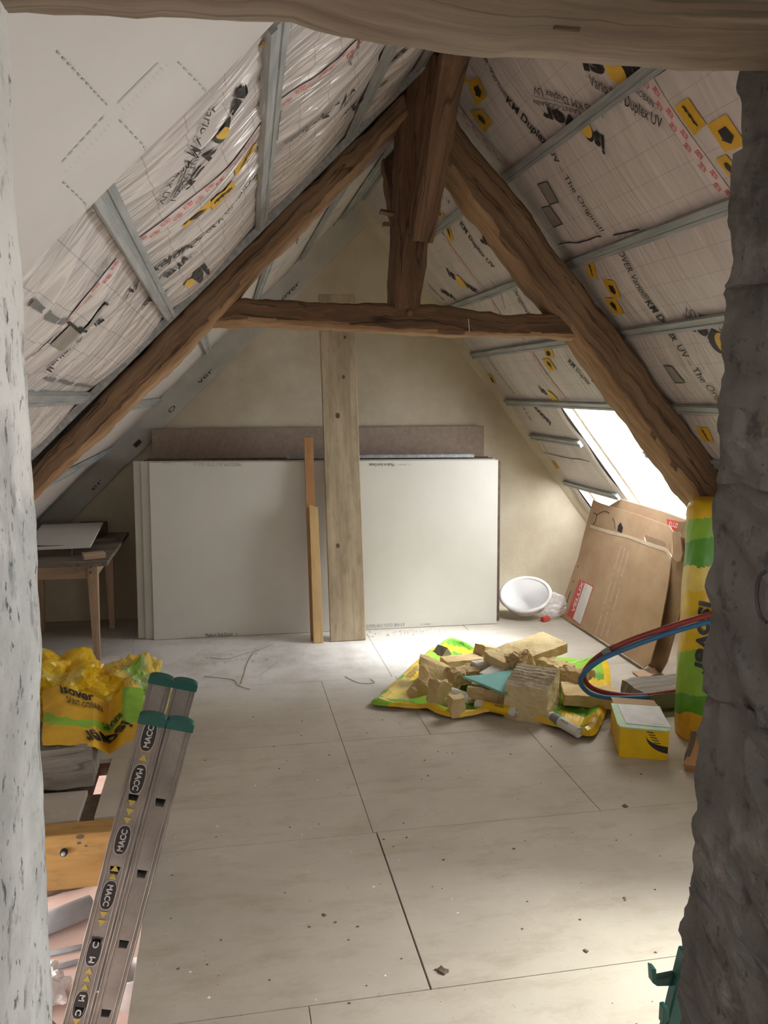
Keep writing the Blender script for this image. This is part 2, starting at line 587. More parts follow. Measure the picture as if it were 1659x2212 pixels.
def lathe(name, prof, M, mat, parent=None, n=28):
    """profile (radius, height) turned about local Z"""
    vs, fs = [], []
    for r, h in prof:
        for k in range(n):
            a = 2 * math.pi * k / n
            vs.append(V((r * math.cos(a), r * math.sin(a), h)))
    for i in range(len(prof) - 1):
        for k in range(n):
            a, b = i * n + k, i * n + (k + 1) % n
            fs.append((a, b, b + n, a + n))
    return mk(name, vs, fs, mat, parent, M=M, smooth=True, uvs=[(v.x, v.z) for v in vs])


def catmull(pts, n):
    pts = [V(p) for p in pts]
    out = []
    for i in range(len(pts) - 1):
        p0, p1, p2, p3 = pts[max(i - 1, 0)], pts[i], pts[i + 1], pts[min(i + 2, len(pts) - 1)]
        for k in range(n):
            t = k / n
            out.append(0.5 * ((2 * p1) + (p2 - p0) * t + (2 * p0 - 5 * p1 + 4 * p2 - p3) * t * t + (3 * p1 - p0 - 3 * p2 + p3) * t ** 3))
    out.append(pts[-1])
    return out


def nz(p, f, seed=0.0):
    return noise.noise(V((p[0] * f + seed, p[1] * f + seed * 1.7, p[2] * f - seed)))


def rough_block(name, size, M, mat, parent=None, amp=0.008, cuts=8, freq=14, seed=None, taper=None, mats=None, mfun=None, bevel=0.006):
    """torn or broken block: a subdivided box with a ragged surface"""
    seed = rnd.random() * 50 if seed is None else seed
    bm = bmesh.new()
    bmesh.ops.create_cube(bm, size=1.0)
    bmesh.ops.subdivide_edges(bm, edges=list(bm.edges), cuts=cuts, use_grid_fill=True)
    for v in bm.verts:
        c = V((v.co.x * size[0], v.co.y * size[1], v.co.z * size[2]))
        if taper: c = taper(c, v.co.copy())
        d = V((nz(c, freq, seed), nz(c, freq, seed + 9), nz(c, freq, seed + 21))) * amp
        d += V((nz(c, freq * 3.1, seed + 3), nz(c, freq * 3.1, seed + 13), nz(c, freq * 3.1, seed + 5))) * amp * 0.45
        v.co = c + d
    bm.normal_update()
    bm.verts.index_update()
    vs = [v.co.copy() for v in bm.verts]
    fs = [tuple(v.index for v in f.verts) for f in bm.faces]
    mi = [mfun(f.calc_center_median(), f.normal) for f in bm.faces] if mfun else None
    bm.free()
    return mk(name, vs, fs, mat, parent, M=M, mats=mats, midx=mi, loop_uv=box_uv(vs, fs))


def beam(name, top, bot, y0, y1, mat, parent=None, n=46, amp=0.008, seed=0.0, sap=None):
    """hewn timber in a plane of constant Y: its upper and lower edges as polylines of (x, z)"""
    def res(pl):
        pl = [V((p[0], 0, p[1])) for p in pl]
        L = [0]
        for a, b in zip(pl, pl[1:]): L.append(L[-1] + (b - a).length)
        out = []
        for k in range(n + 1):
            d = L[-1] * k / n
            i = max(j for j in range(len(pl) - 1) if L[j] <= d + 1e-9)
            out.append(pl[i].lerp(pl[i + 1], (d - L[i]) / max(1e-6, L[i + 1] - L[i])))
        return out
    T, B = res(top), res(bot)
    vs, uvs, fs, mi = [], [], [], []
    corner = [(0.0, 0.12), (0.03, 0.03), (0.12, 0.0), (0.25, 0.0), (0.37, 0.0), (0.5, 0.0), (0.6, 0.0), (0.7, 0.0), (0.78, 0.0), (0.86, 0.0), (0.96, 0.04), (1.0, 0.16), (1.0, 0.5), (1.0, 0.84), (0.96, 0.96),
              (0.86, 1.0), (0.5, 1.0), (0.12, 1.0), (0.03, 0.97), (0.0, 0.88), (0.0, 0.5)]
    m = len(corner)
    Lx = 0
    for i in range(n + 1):
        if i: Lx += ((T[i] + B[i]) - (T[i - 1] + B[i - 1])).length / 2
        per = 0
        for k, (a, b) in enumerate(corner):
            p = T[i].lerp(B[i], a)
            p = V((p.x, y0 + (y1 - y0) * b, p.z))
            p += V((nz(p, 7, seed), nz(p, 7, seed + 4) * 0.8, nz(p, 7, seed + 8))) * amp
            p += V((nz(p, 23, seed), nz(p, 23, seed + 4), nz(p, 23, seed + 8))) * amp * 0.5
            if k: per += (p - last).length
            last = p
            vs.append(p); uvs.append((Lx + seed, per))
    for i in range(n):
        for k in range(m):
            a, b = i * m + k, i * m + (k + 1) % m
            fs.append((a, b, b + m, a + m))
            ca = (corner[k][0] + corner[(k + 1) % m][0]) / 2
            q = vs[a]
            lim = (sap or 9) + 0.13 * noise.noise(V((q.x * 2.3, q.z * 2.3, seed))) + 0.05 * noise.noise(V((q.x * 9, q.z * 9, seed)))
            mi.append(1 if ca > lim else 0)
    fs.append(tuple(range(m))[::-1]); fs.append(tuple(range(n * m, n * m + m)))
    mi += [0, 0]
    return mk(name, vs, fs, mat, parent, uvs=uvs, smooth=True, mats=[mat, OAK_SAP], midx=mi)


def px_beam(name, top, bot, y0, y1, mat, parent, **kw):
    f = lambda pl: [(q.x, q.z) for q in (at_y(a, b, y0) for a, b in pl)]
    return beam(name, f(top), f(bot), y0, y1, mat, parent, **kw)


# ------------------------------------------------------------------ lettering
_glyphs = {}


def text_shape(s, bold=0.0):
    if (s, bold) in _glyphs:
        return _glyphs[(s, bold)]
    cu = bpy.data.curves.new('lettering', 'FONT')
    cu.body = s
    cu.size = 1.0
    cu.resolution_u = 3
    cu.offset = bold
    o = bpy.data.objects.new('lettering', cu)
    COL.objects.link(o)
    bpy.context.view_layer.update()
    me = bpy.data.meshes.new_from_object(o.evaluated_get(bpy.context.evaluated_depsgraph_get()))
    bm = bmesh.new(); bm.from_mesh(me)
    bmesh.ops.triangulate(bm, faces=bm.faces)
    bpy.data.objects.remove(o); bpy.data.curves.remove(cu); bpy.data.meshes.remove(me)
    xs = [v.co.x for v in bm.verts]; ys = [v.co.y for v in bm.verts]
    x0, x1 = min(xs), max(xs)
    bm.verts.index_update()
    vs = [((v.co.x - x0) / (x1 - x0), v.co.y) for v in bm.verts]
    fs = [tuple(v.index for v in f.verts) for f in bm.faces]
    bm.free()
    _glyphs[(s, bold)] = (vs, fs, x1 - x0)
    return _glyphs[(s, bold)]


def lettering(s, a, b, normal, mat, parent, h=None, off=0.0012, bold=0.0, surf=None, name='lettering'):
    """text on the surface from world point a to b along its baseline, facing normal; surf(p) may drape it"""
    vs, fs, asp = text_shape(s, bold)
    a, b, n = V(a), V(b), V(normal).normalized()
    d = b - a
    L = d.length
    d.normalize()
    up = n.cross(d).normalized()
    k = h / 0.72 if h else L / asp
    out = []
    for x, y in vs:
        p = a + d * (x * L) + up * (y * k)
        out.append(surf(p) if surf else p + n * off)
    return mk(name, out, [f for f in fs], mat, parent)


def poly_print(name, pts, normal, mat, parent, surf=None, off=0.001, div=0):
    """a flat printed patch: a polygon, filled as a fan, or a quad divided div times when draped"""
    n = V(normal).normalized()
    pts = [V(p) for p in pts]
    if div and len(pts) == 4:
        vs, fs = [], []
        for i in range(div + 1):
            for j in range(div + 1):
                u, v = i / div, j / div
                p = pts[0].lerp(pts[1], u).lerp(pts[3].lerp(pts[2], u), v)
                vs.append(surf(p) if surf else p + n * off)
        for i in range(div):
            for j in range(div):
                q = i * (div + 1) + j
                fs.append((q, q + 1, q + div + 2, q + div + 1))
        return mk(name, vs, fs, mat, parent)
    vs = [(surf(p) if surf else p + n * off) for p in pts]
    return mk(name, vs, [tuple(range(len(vs)))], mat, parent)


def disc_pts(c, u, v, n=20):
    return [V(c) + V(u) * math.cos(2 * math.pi * k / n) + V(v) * math.sin(2 * math.pi * k / n) for k in range(n)]


# ================================================================== SETTING: floor
GY = 6.17
floor = boxes('floor', [((-0.29, -1.6, -0.085), (3.6, 3.2, -0.024)), ((-2.2, -1.6, -0.085), (-0.29, 1.4, -0.024)), ((-2.2, 1.4, -0.085), (-1.6, 3.1, -0.024)),
                        ((-2.2, 3.2, -0.085), (-0.545, 3.45, -0.026)), ((-0.545, 3.2, -0.085), (3.6, 3.75, -0.024)), ((-2.2, 3.45, -0.085), (-0.60, 3.75, -0.026)),
                        ((-2.2, 3.75, -0.085), (3.6, 6.4, -0.024))], CHIP_D)
tag(floor, 'cement board floor of the attic, in large beige panels', 'floor', kind='structure')


def floor_panel(x0, x1, y0, y1, g=0.0011, dz=0.0):
    vs, fs = box_data(x1 - x0 - 2 * g, y1 - y0 - 2 * g, 0.024, ((x0 + x1) / 2, (y0 + y1) / 2, -0.012 + dz))
    vs, fs = bev_mesh(vs, fs, 0.0012)
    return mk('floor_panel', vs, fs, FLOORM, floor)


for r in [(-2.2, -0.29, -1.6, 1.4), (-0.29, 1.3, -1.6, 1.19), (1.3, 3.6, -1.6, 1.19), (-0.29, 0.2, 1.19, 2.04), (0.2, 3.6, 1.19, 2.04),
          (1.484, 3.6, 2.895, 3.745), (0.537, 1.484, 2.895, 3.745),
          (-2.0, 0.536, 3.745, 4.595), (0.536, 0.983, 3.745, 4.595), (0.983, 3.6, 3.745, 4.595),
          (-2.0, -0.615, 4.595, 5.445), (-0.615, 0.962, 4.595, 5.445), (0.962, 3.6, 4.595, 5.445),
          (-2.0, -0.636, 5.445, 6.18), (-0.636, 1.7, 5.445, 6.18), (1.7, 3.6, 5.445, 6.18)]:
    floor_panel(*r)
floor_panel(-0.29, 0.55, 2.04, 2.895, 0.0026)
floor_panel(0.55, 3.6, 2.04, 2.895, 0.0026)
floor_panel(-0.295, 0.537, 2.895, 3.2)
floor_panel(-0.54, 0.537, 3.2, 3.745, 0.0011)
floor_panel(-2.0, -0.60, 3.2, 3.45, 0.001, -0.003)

# ================================================================== SETTING: gable wall, side walls below the roof
def wall_back():
    # gable in a fine grid so that the plaster is uneven
    vs, fs, uvs = [], [], []
    nx, nz_ = 70, 44
    for i in range(nx + 1):
        for j in range(nz_ + 1):
            x, z = -2.3 + 6.0 * i / nx, -0.03 + 3.5 * j / nz_
            y = GY + 0.012 * nz((x, 0, z), 1.6, 3) + 0.004 * nz((x, 0, z), 7, 8)
            vs.append((x, y, z)); uvs.append((x, z))
    for i in range(nx):
        for j in range(nz_):
            a = i * (nz_ + 1) + j
            fs.append((a, a + 1, a + nz_ + 2, a + nz_ + 1)[::-1])
    k = len(vs)
    for x, z in ((-2.3, -0.03), (3.7, -0.03), (3.7, 3.47), (-2.3, 3.47)):
        vs.append((x, GY + 0.3, z)); uvs.append((x, z))
    fs.append((k, k + 1, k + 2, k + 3)[::-1])
    return tag(mk('wall_back', vs, fs, PLASTER, uvs=uvs, smooth=True), 'cream plastered gable wall at the far end', 'wall', kind='structure')


wall_back()

# ================================================================== SETTING: roof slopes with membrane, rails, tape and print
RIDGE = {'R': V((0.9375, 0, 3.137)), 'L': V((0.9375, 0, 3.1375)), 'F': V((1.0039, 0, 3.0545))}
SD = {'R': V((1, 0, -1.24)).normalized(), 'L': V((-1, 0, -1)).normalized()}
SN = {'R': V((-1.24, 0, -1)).normalized(), 'L': V((1, 0, -1)).normalized()}
SD['F'], SN['F'] = SD['L'], SN['L']
RAIL_S = {'R': [0.10, 0.593, 1.087, 1.50, 1.955, 2.30, 2.776, 3.25], 'L': [0.12, 0.555, 1.095, 1.625, 2.105, 2.60, 3.1], 'F': [0.08, 0.18, 0.60, 1.09, 1.55, 2.05, 2.55]}


def rp(side, y, s, h=0.0):
    return RIDGE[side] + SD[side] * s + SN[side] * h + V((0, y, 0))


def mem_h(side, y, s):
    rails = RAIL_S[side]
    # the sheet bulges a little between two rails and is pinned under them
    e = 0.0
    for a, b in zip(rails, rails[1:]):
        if a <= s <= b:
            e = math.sin(math.pi * (s - a) / (b - a))
            break
    else:
        e = 0.5
    q = V((y, s, 0))
    if side == 'L':
        yy = y + 0.10 * e * math.sin(s * 2.1 + 0.6)
        h = -0.026 + 0.016 * e + (0.35 + 0.65 * e) * (0.015 * noise.noise(V((yy * 11, s * 1.0, 3))) + 0.010 * noise.noise(V((yy * 27, s * 1.5, 9))))
        h += 0.010 * e * (1 - 2 * abs(noise.noise(V((yy * 7.5 + 0.8 * s, s * 0.9, 55))))) * (0.3 if y > 3.2 else 1)
        h += 0.018 * e * noise.noise(V((yy * 4.0, s * 1.5, 30)))
        # deep creases that run down from the rail ends
        h += 0.011 * e * max(0, 1 - abs((yy - 2.33 - 0.16 * e) / 0.035)) + 0.010 * e * max(0, 1 - abs((yy - 1.63 - 0.05 * e) / 0.04))
        return min(h, 0.012)
    h = -0.026 + 0.012 * e + (0.3 + 0.7 * e) * (0.005 * noise.noise(V((y * 9, s * 1.2, 5))) + 0.003 * noise.noise(V((y * 24, s * 1.7, 15))))
    h += 0.010 * e * noise.noise(V((y * 3.0, s * 2.0, 40)))
    return min(h, 0.006)


def roof_px(side, px, py):
    n = SN[side]
    return plane(px, py, n, n.dot(RIDGE[side]))


def to_ys(side, p):
    return p.y, (p - RIDGE[side] - V((0, p.y, 0))).dot(SD[side])


def drape(side, lift=0.005):
    def f(p):
        y, s = to_ys(side, p)
        return rp(side, y, s, mem_h(side, y, s) + lift)
    return f


WIN1 = (4.34, 5.20, 1.985, 3.02)          # y0, y1, s0, s1 of the roof window in view
WIN2 = (5.28, 6.05, 2.80, 3.10)           # small light beside it
WIN3 = (0.95, 1.90, 1.75, 3.20)           # roof light beyond the right pillar, out of view


def membrane(name, side, ys, ss, mat, parent, holes=()):
    vs, fs, uvs = [], [], []
    for y in ys:
        for s in ss:
            h = mem_h(side, y, s)
            for (y0, y1, s0, s1) in holes:       # the cut edge of the sheet curls back into the opening
                dy = min(abs(y - y0), abs(y - y1)); ds = min(abs(s - s0), abs(s - s1))
                if y0 - 1e-4 <= y <= y1 + 1e-4 and s0 - 1e-4 <= s <= s1 + 1e-4:
                    h -= 0.02
            vs.append(rp(side, y, s, h)); uvs.append((y, s))
    m = len(ss)
    for i in range(len(ys) - 1):
        for j in range(m - 1):
            cy, cs = (ys[i] + ys[i + 1]) / 2, (ss[j] + ss[j + 1]) / 2
            if any(a < cy < b and c < cs < d for a, b, c, d in holes):
                continue
            q = i * m + j
            f = (q, q + 1, q + m + 1, q + m)
            fs.append(f if side != 'R' else f[::-1])
    return mk(name, vs, fs, mat, parent, uvs=uvs, smooth=True)


def steps(pts, d):
    out = []
    for a, b in zip(pts, pts[1:]):
        n = max(1, round((b - a) / d))
        out += [a + (b - a) * k / n for k in range(n)]
    return out + [pts[-1]]


def slab(side, y0, y1, s0, s1, h0, h1):
    vs = []
    for h in (h0, h1):
        for y, s in ((y0, s0), (y1, s0), (y1, s1), (y0, s1)):
            vs.append(rp(side, y, s, h))
    return vs


def slabs(name, side, rects, h0, h1, mat, parent=None):
    vs, fs = [], []
    for r in rects:
        k = len(vs)
        vs += slab(side, *r, h0, h1)
        fs += [tuple(i + k for i in f) for f in BOXF]
    me = bev_mesh(vs, fs, 0)
    return mk(name, me[0], me[1], mat, parent, loop_uv=box_uv(*me))


ceil_R = slabs('ceiling_right', 'R', [(0.3, 6.4, -0.1, 1.75), (0.3, 0.95, 1.75, 4.3), (1.90, 4.34, 1.75, 4.3), (0.95, 1.90, 3.20, 4.3), (4.34, 6.4, 1.75, 1.985),
                                      (4.34, 5.20, 3.02, 4.3), (5.20, 5.28, 1.985, 4.3), (5.28, 6.4, 1.985, 2.80), (5.28, 6.05, 3.10, 4.3), (6.05, 6.4, 2.80, 4.3)],
               -0.05, -0.10, DECK)
tag(ceil_R, 'right roof slope lined with printed vapour membrane', 'ceiling', kind='structure')
ceil_L = slabs('ceiling_left', 'L', [(0.3, 6.4, -0.1, 4.7)], -0.055, -0.17, DECK)
tag(ceil_L, 'left roof slope lined with creased vapour membrane', 'ceiling', kind='structure')
membrane('membrane', 'R', steps([0.74, 0.95, 1.90, 4.34, 5.20, 5.28, 6.05, 6.19], 0.028), steps([0.0, 1.75, 1.985, 2.80, 3.02, 3.10, 3.20, 4.25], 0.03), MEM, ceil_R, [WIN1, WIN2, WIN3])
membrane('membrane', 'L', steps([0.70, 3.88], 0.0115), steps([0.0, 4.4], 0.024), MEM_L, ceil_L)
membrane('membrane', 'F', steps([3.86, 6.19], 0.03), steps([0.0, 4.2], 0.03), MEM, ceil_L)
# sheet edge closing the step between the two left-hand lengths, hidden behind the truss
slabs('closing_strip', 'L', [(3.86, 3.875, 0.0, 4.2)], -0.03, 0.115, MEM, ceil_L)


def rail(side, y0, y1, s, parent, w=0.047, dh=0.0, skew=0.0):
    pr = [(-.5, -.022), (-.5, 0), (-.17, 0), (-.13, -.004), (.13, -.004), (.17, 0), (.5, 0), (.5, -.022)]
    vs = []
    for y, ds in ((y0, 0.0), (y1, skew)):
        for a, h in pr:
            vs.append(rp(side, y, s + ds + a * w, h + dh + 0.004))
    m = len(pr)
    fs = [(k, (k + 1) % m, (k + 1) % m + m, k + m) for k in range(m)] + [tuple(range(m))[::-1], tuple(range(m, 2 * m))]
    a, b = bev_mesh(vs, fs, 0)
    return mk('furring_rail', a, b, STEEL, parent)


for s in RAIL_S['R'][:4]:
    rail('R', 0.85, 6.15 if s > 0.5 else 6.0, s, ceil_R)
rail('R', 1.93, 6.15, 1.955, ceil_R)
for s in (2.30, 2.776):
    rail('R', 1.93, 4.33, s, ceil_R)
    rail('R', 5.21, 6.15, s, ceil_R)
rail('R', 0.85, 6.15, 3.27, ceil_R)
for s, y0, sk in ((0.12, 1.0, 0.0), (0.625, 0.9, -0.09), (1.175, 1.50, -0.10), (1.592, 1.46, 0.03), (2.09, 1.0, 0.015), (2.60, 1.0, 0.0), (3.1, 1.0, 0.0)):
    rail('L', y0, 3.64, s, ceil_L, skew=sk)
for s in RAIL_S['F']:
    rail('F', 3.88, 6.02, s, ceil_L)
# channel running up the back of the left principal rafter
box('channel', (2.9, 0.045, 0.03), frame(rp('L', 3.63, 1.55, -0.004), SD['L'], SN['L']), STEEL, ceil_L, 0.003)

# loose inner sheet over the near end of the left slope
def flap():
    vs, fs, uvs = [], [], []
    ys, ss = steps([0.64, 1.50], 0.03), steps([0.75, 3.6], 0.04)
    for i, y in enumerate(ys):
        for s in ss:
            e = 1.46 + 0.05 * math.sin(s * 2.3 + 1.4) + 0.012 * noise.noise(V((s * 9, 0, 0)))
            yy = 0.64 + (y - 0.64) * (e - 0.64) / 0.86
            h = 0.022 + 0.010 * noise.noise(V((yy * 3, s * 3, 2))) - 0.02 * max(0, (yy - 1.35) / 0.15)
            vs.append(rp('L', yy, s, h)); uvs.append((yy, s))
    m = len(ss)
    for i in range(len(ys) - 1):
        for j in range(m - 1):
            q = i * m + j
            fs.append((q, q + 1, q + m + 1, q + m))
    return mk('membrane_flap', vs, fs, FLAPM, ceil_L, uvs=uvs, smooth=True)


flap()


def flap_dashes(pts, n, w=0.004, gap=0.5, mat=FAINT_INK):
    a, b = (roof_px('L', *p) for p in pts)
    vs, fs = [], []
    d = (b - a) / n
    t = d.normalized()
    q = SN['L'].cross(t) * w
    for k in range(n):
        p0 = a + d * k; p1 = p0 + d * gap
        i = len(vs)
        for p in (p0 - q, p1 - q, p1 + q, p0 + q):
            y, s = to_ys('L', p)
            h = 0.022 + 0.010 * noise.noise(V((y * 3, s * 3, 2))) + 0.0015
            vs.append(rp('L', y, s, h))
        fs.append((i, i + 1, i + 2, i + 3))
    return mk('printed_dashes', vs, fs, mat, ceil_L)


flap_dashes([(93, 78), (213, 207)], 12, 0.0010, 0.5, FAINT_INK)
flap_dashes([(236, 235), (312, 315)], 8, 0.0010, 0.5, FAINT_INK)
flap_dashes([(362, 108), (440, 188)], 8, 0.0010, 0.5, FAINT_INK)
flap_dashes([(112, 368), (180, 432)], 8, 0.0010, 0.5, FAINT_INK)
flap_dashes([(232, 200), (320, 110)], 1, 0.0012, 1.0)
flap_dashes([(110, 325), (205, 225)], 7, 0.0016, 0.7)
flap_dashes([(246, 212), (345, 105)], 11, 0.007, 0.06)
flap_dashes([(118, 345), (222, 238)], 11, 0.007, 0.06)

# gable return of the left membrane: a grey taped band down the wall
def returns():
    vs, fs = [], []
    n = 60
    for k in range(n + 1):
        s = 0.0 + 3.6 * k / n
        w = 0.15 + 0.012 * noise.noise(V((s * 4, 0, 7)))
        for a, dy in ((-0.02, 0.05), (-0.002, 0.03), (w * 0.55, 0.02 + 0.006 * noise.noise(V((s * 9, 1, 0)))), (w * 0.9, 0.014), (w, 0.008), (w, -0.012)):
            p = rp('F', 0, s, a)
            vs.append(V((p.x, GY - dy, p.z)))
    m = 6
    for k in range(n):
        for j in range(m - 1):
            q = k * m + j
            fs.append((q, q + m, q + m + 1, q + 1))
    mk('membrane_return', vs, fs, MEM_G, ceil_L, smooth=True)
    for s, t in ((0.72, 'over'), (1.05, 'IS'), (1.62, 'ver'), (2.0, 'O'), (2.35, '1'), (2.75, 'er')):
        p = rp('F', 0, s, 0.105); q = rp('F', 0, s + 0.04 * len(t) + 0.02, 0.105)
        lettering(t, (q.x, GY - 0.027, q.z), (p.x, GY - 0.027, p.z), (0, -1, 0), INK, ceil_L, h=0.03)
    vs, fs = [], []
    for k in range(n + 1):
        s = -0.05 + 3.6 * k / n
        w = 0.03 + 0.02 * noise.noise(V((s * 3, 0, 17)))
        for a, dy in ((-0.03, 0.07), (0.0, 0.045), (w * 0.5, 0.03), (w, 0.01), (w + 0.01, -0.012)):
            p = rp('R', 0, s, a)
            vs.append(V((p.x, GY - dy, p.z)))
    m = 5
    for k in range(n):
        for j in range(m - 1):
            q = k * m + j
            fs.append((q, q + m, q + m + 1, q + 1)[::-1])
    mk('plaster_fillet', vs, fs, PLASTER, ceil_R, smooth=True)


returns()
# ridge strip under the apex with the patterned tape
def tape_strip(side, y0, s0, y1, s1, w, parent, txt=None, reps=0, flip=False):
    n = max(6, int(abs(s1 - s0) / 0.03))
    vs, fs = [], []
    for k in range(n + 1):
        t = k / n
        y, s = y0 + (y1 - y0) * t, s0 + (s1 - s0) * t
        y += 0.004 * noise.noise(V((s * 6, y * 3, 4)))
        for q in (-w / 2, w / 2):
            vs.append(rp(side, y + q, s, mem_h(side, y + q, s) + 0.003))
    fs = [(2 * k, 2 * k + 1, 2 * k + 3, 2 * k + 2) for k in range(n)]
    mk('seam_tape', vs, fs, TAPE, parent)
    if txt:
        for k in range(2 * reps):
            a, b = (k / 2 + 0.04) / reps, (k / 2 + 0.44) / reps
            if flip: a, b = b, a
            pa = rp(side, y0 + (y1 - y0) * a, s0 + (s1 - s0) * a)
            pb = rp(side, y0 + (y1 - y0) * b, s0 + (s1 - s0) * b)
            up = SN[side].cross((pb - pa).normalized())
            o = (w * 0.02 if k % 2 else -w * 0.44)
            lettering(txt, pa + up * o, pb + up * o, SN[side], RED_INK, parent, h=w * 0.36, surf=drape(side, 0.0062), bold=0.02)


tape_strip('R', 2.54, 0.60, 2.49, 1.075, 0.055, ceil_R, 'DELTA', 6)
tape_strip('R', 2.49, 1.10, 2.46, 2.2, 0.05, ceil_R)
tape_strip('R', 3.84, 0.14, 3.74, 0.56, 0.045, ceil_R, 'DELTA', 6)
tape_strip('R', 5.07, 0.50, 5.03, 1.33, 0.05, ceil_R, 'DELTA', 11)
tape_strip('R', 4.97, 1.38, 4.955, 1.93, 0.05, ceil_R, 'DELTA', 8)
tape_strip('L', 2.20, 0.66, 2.12, 1.09, 0.055, ceil_L, 'DELTA', 6)
tape_strip('L', 2.085, 1.15, 2.065, 1.62, 0.055, ceil_L, 'DELTA', 7)
tape_strip('L', 2.08, 1.64, 2.07, 2.05, 0.055, ceil_L, 'DELTA', 6)
tape_strip('F', 4.75, 0.05, 5.2, 0.16, 0.11, ceil_L, 'DELTA', 3)


def pr(side, s, p0, p1, h=None, mat=INK, bold=0.0, parent=None):
    par = ceil_R if side == 'R' else ceil_L
    return lettering(s, roof_px(side, *p0), roof_px(side, *p1), SN[side], mat, par, h=h, bold=bold, surf=drape(side, 0.0055))


def square(side, pts, icon=None, mat=YEL_INK):
    par = ceil_R if side == 'R' else ceil_L
    P = [roof_px(side, *p) for p in pts]
    poly_print('printed_square', P, SN[side], mat, par, surf=drape(side, 0.0042), div=5)
    if icon:
        f = lambda u, v: P[0].lerp(P[1], u).lerp(P[3].lerp(P[2], u), v)
        shp = {'house': [(.3, .3), (.7, .28), (.74, .62), (.82, .6), (.5, .82), (.2, .6), (.28, .58)],
               'drop': [(.38, .25), (.6, .22), (.7, .42), (.62, .6), (.5, .82), (.36, .62), (.28, .42)],
               'word': [(.40, .12), (.46, .2), (.42, .3), (.5, .36), (.44, .5), (.52, .56), (.46, .7), (.55, .88), (.62, .85), (.56, .64), (.62, .5), (.55, .38), (.6, .26), (.52, .12)]}[icon]
        poly_print('printed_icon', [f(u, v) for u, v in shp], SN[side], INK, par, surf=drape(side, 0.0066))


def dot(side, c, du, dv, mat=YEL_DOT, lift=0.0066):
    par = ceil_R if side == 'R' else ceil_L
    y, s = to_ys(side, roof_px(side, *c))
    pts = [rp(side, y + du * math.cos(2 * math.pi * k / 20), s + dv * math.sin(2 * math.pi * k / 20)) for k in range(20)]
    poly_print('printed_dot', pts, SN[side], mat, par, surf=drape(side, lift))


def line(side, p0, p1, w=0.003, mat=GREY_INK, jag=0.0):
    par = ceil_R if side == 'R' else ceil_L
    a, b = roof_px(side, *p0), roof_px(side, *p1)
    n = 10
    q = SN[side].cross((b - a).normalized())
    vs = []
    d = drape(side, 0.005)
    for k in range(n + 1):
        p = a.lerp(b, k / n) + q * (jag * math.sin(k * 2.3) * (1 if k % 2 else -0.6))
        ww = w * (0.7 + 0.5 * abs(math.sin(k * 1.7))) if jag else w
        vs += [d(p - q * ww / 2), d(p + q * ww / 2)]
    mk('printed_line', vs, [(2 * k, 2 * k + 1, 2 * k + 3, 2 * k + 2) for k in range(n)], mat, par)


# right slope, near bay
pr('R', 'ER Vario\u00ae', (1032, 122), (1090, 217), bold=0.0)
pr('R', 'KM Duplex', (1089, 222), (1172, 324), h=0.05, bold=0.02)
pr('R', 'UV \u2013 The Original!', (1176, 330), (1291, 506), bold=0.0)
pr('R', 'iso', (1298, 300), (1252, 277), h=0.085, bold=0.035)
pr('R', 'ver', (1236, 262), (1165, 230), h=0.075, bold=0.035)
dot('R', (1257, 283), 0.035, 0.04)
pr('R', 'SAINT-GOBAIN', (1244, 243), (1150, 216), h=0.022)
pr('R', 'Vario KM Duplex UV', (1292, 244), (1148, 186), h=0.036)
line('R', (1242, 238), (1150, 208), 0.003)
pr('R', 'is', (1254, 155), (1300, 166), h=0.085, bold=0.035)
pr('R', 'ver', (1345, 172), (1395, 182), h=0.08, bold=0.035)
dot('R', (1322, 160), 0.045, 0.05)
dot('R', (1330, 158), 0.06, 0.06, INK, 0.0058)
pr('R', 'Vario KM Duplex UV', (1266, 190), (1424, 283), h=0.045)
pr('R', 'SAINT-GOBAIN', (1330, 180), (1404, 238), h=0.025)
line('R', (1258, 170), (1410, 258), 0.003)
square('R', [(1450, 236), (1479, 216), (1520, 272), (1493, 298)], 'word')
square('R', [(1522, 274), (1562, 252), (1606, 318), (1560, 334)], 'house')
square('R', [(1539, 349), (1562, 339), (1602, 392), (1580, 404)], 'drop')
square('R', [(983, 167), (996, 162), (1003, 180), (989, 193)], 'word')
square('R', [(1003, 182), (1030, 172), (1047, 213), (1025, 232)], 'house')
square('R', [(1011, 244), (1037, 240), (1059, 268), (1043, 290)], 'drop')
for q in (((1156, 402), (1176, 397), (1202, 440), (1184, 444)), ((1165, 452), (1184, 447), (1212, 485), (1191, 495)), ((1432, 790), (1450, 794), (1476, 829), (1456, 829))):
    square('R', q, None, TAN_PATCH)
    for a, b in zip(q, q[1:] + q[:1]):
        line('R', a, b, 0.005, INK)
line('R', (1199, 534), (1293, 517), 0.006, INK, 0.006)
line('R', (1317, 514), (1372, 503), 0.006, INK)
line('R', (1403, 172), (1432, 153), 0.01, INK)
# right slope, second bay down
pr('R', 'OVER Vario\u00ae', (1325, 548), (1386, 650), h=0.05)
pr('R', 'KM Duplex', (1388, 656), (1449, 742), h=0.055, bold=0.02)
pr('R', 'UV \u2013 The Original!', (1456, 752), (1570, 902), h=0.055)
square('R', [(1256, 573), (1276, 571), (1287, 603), (1268, 605)], 'word')
square('R', [(1297, 607), (1324, 609), (1339, 647), (1319, 645)], 'house')
square('R', [(1300, 647), (1327, 647), (1344, 682), (1321, 682)], 'drop')
square('R', [(1499, 925), (1524, 928), (1539, 960), (1516, 955)], 'word')
pr('R', 'Vario KM Duplex UV', (1640, 748), (1471, 666), h=0.045)
pr('R', 'SAINT-GOBAIN', (1529, 707), (1468, 682), h=0.025)
pr('R', 'over', (1575, 738), (1470, 692), h=0.085, bold=0.035)
dot('R', (1560, 748), 0.05, 0.055)
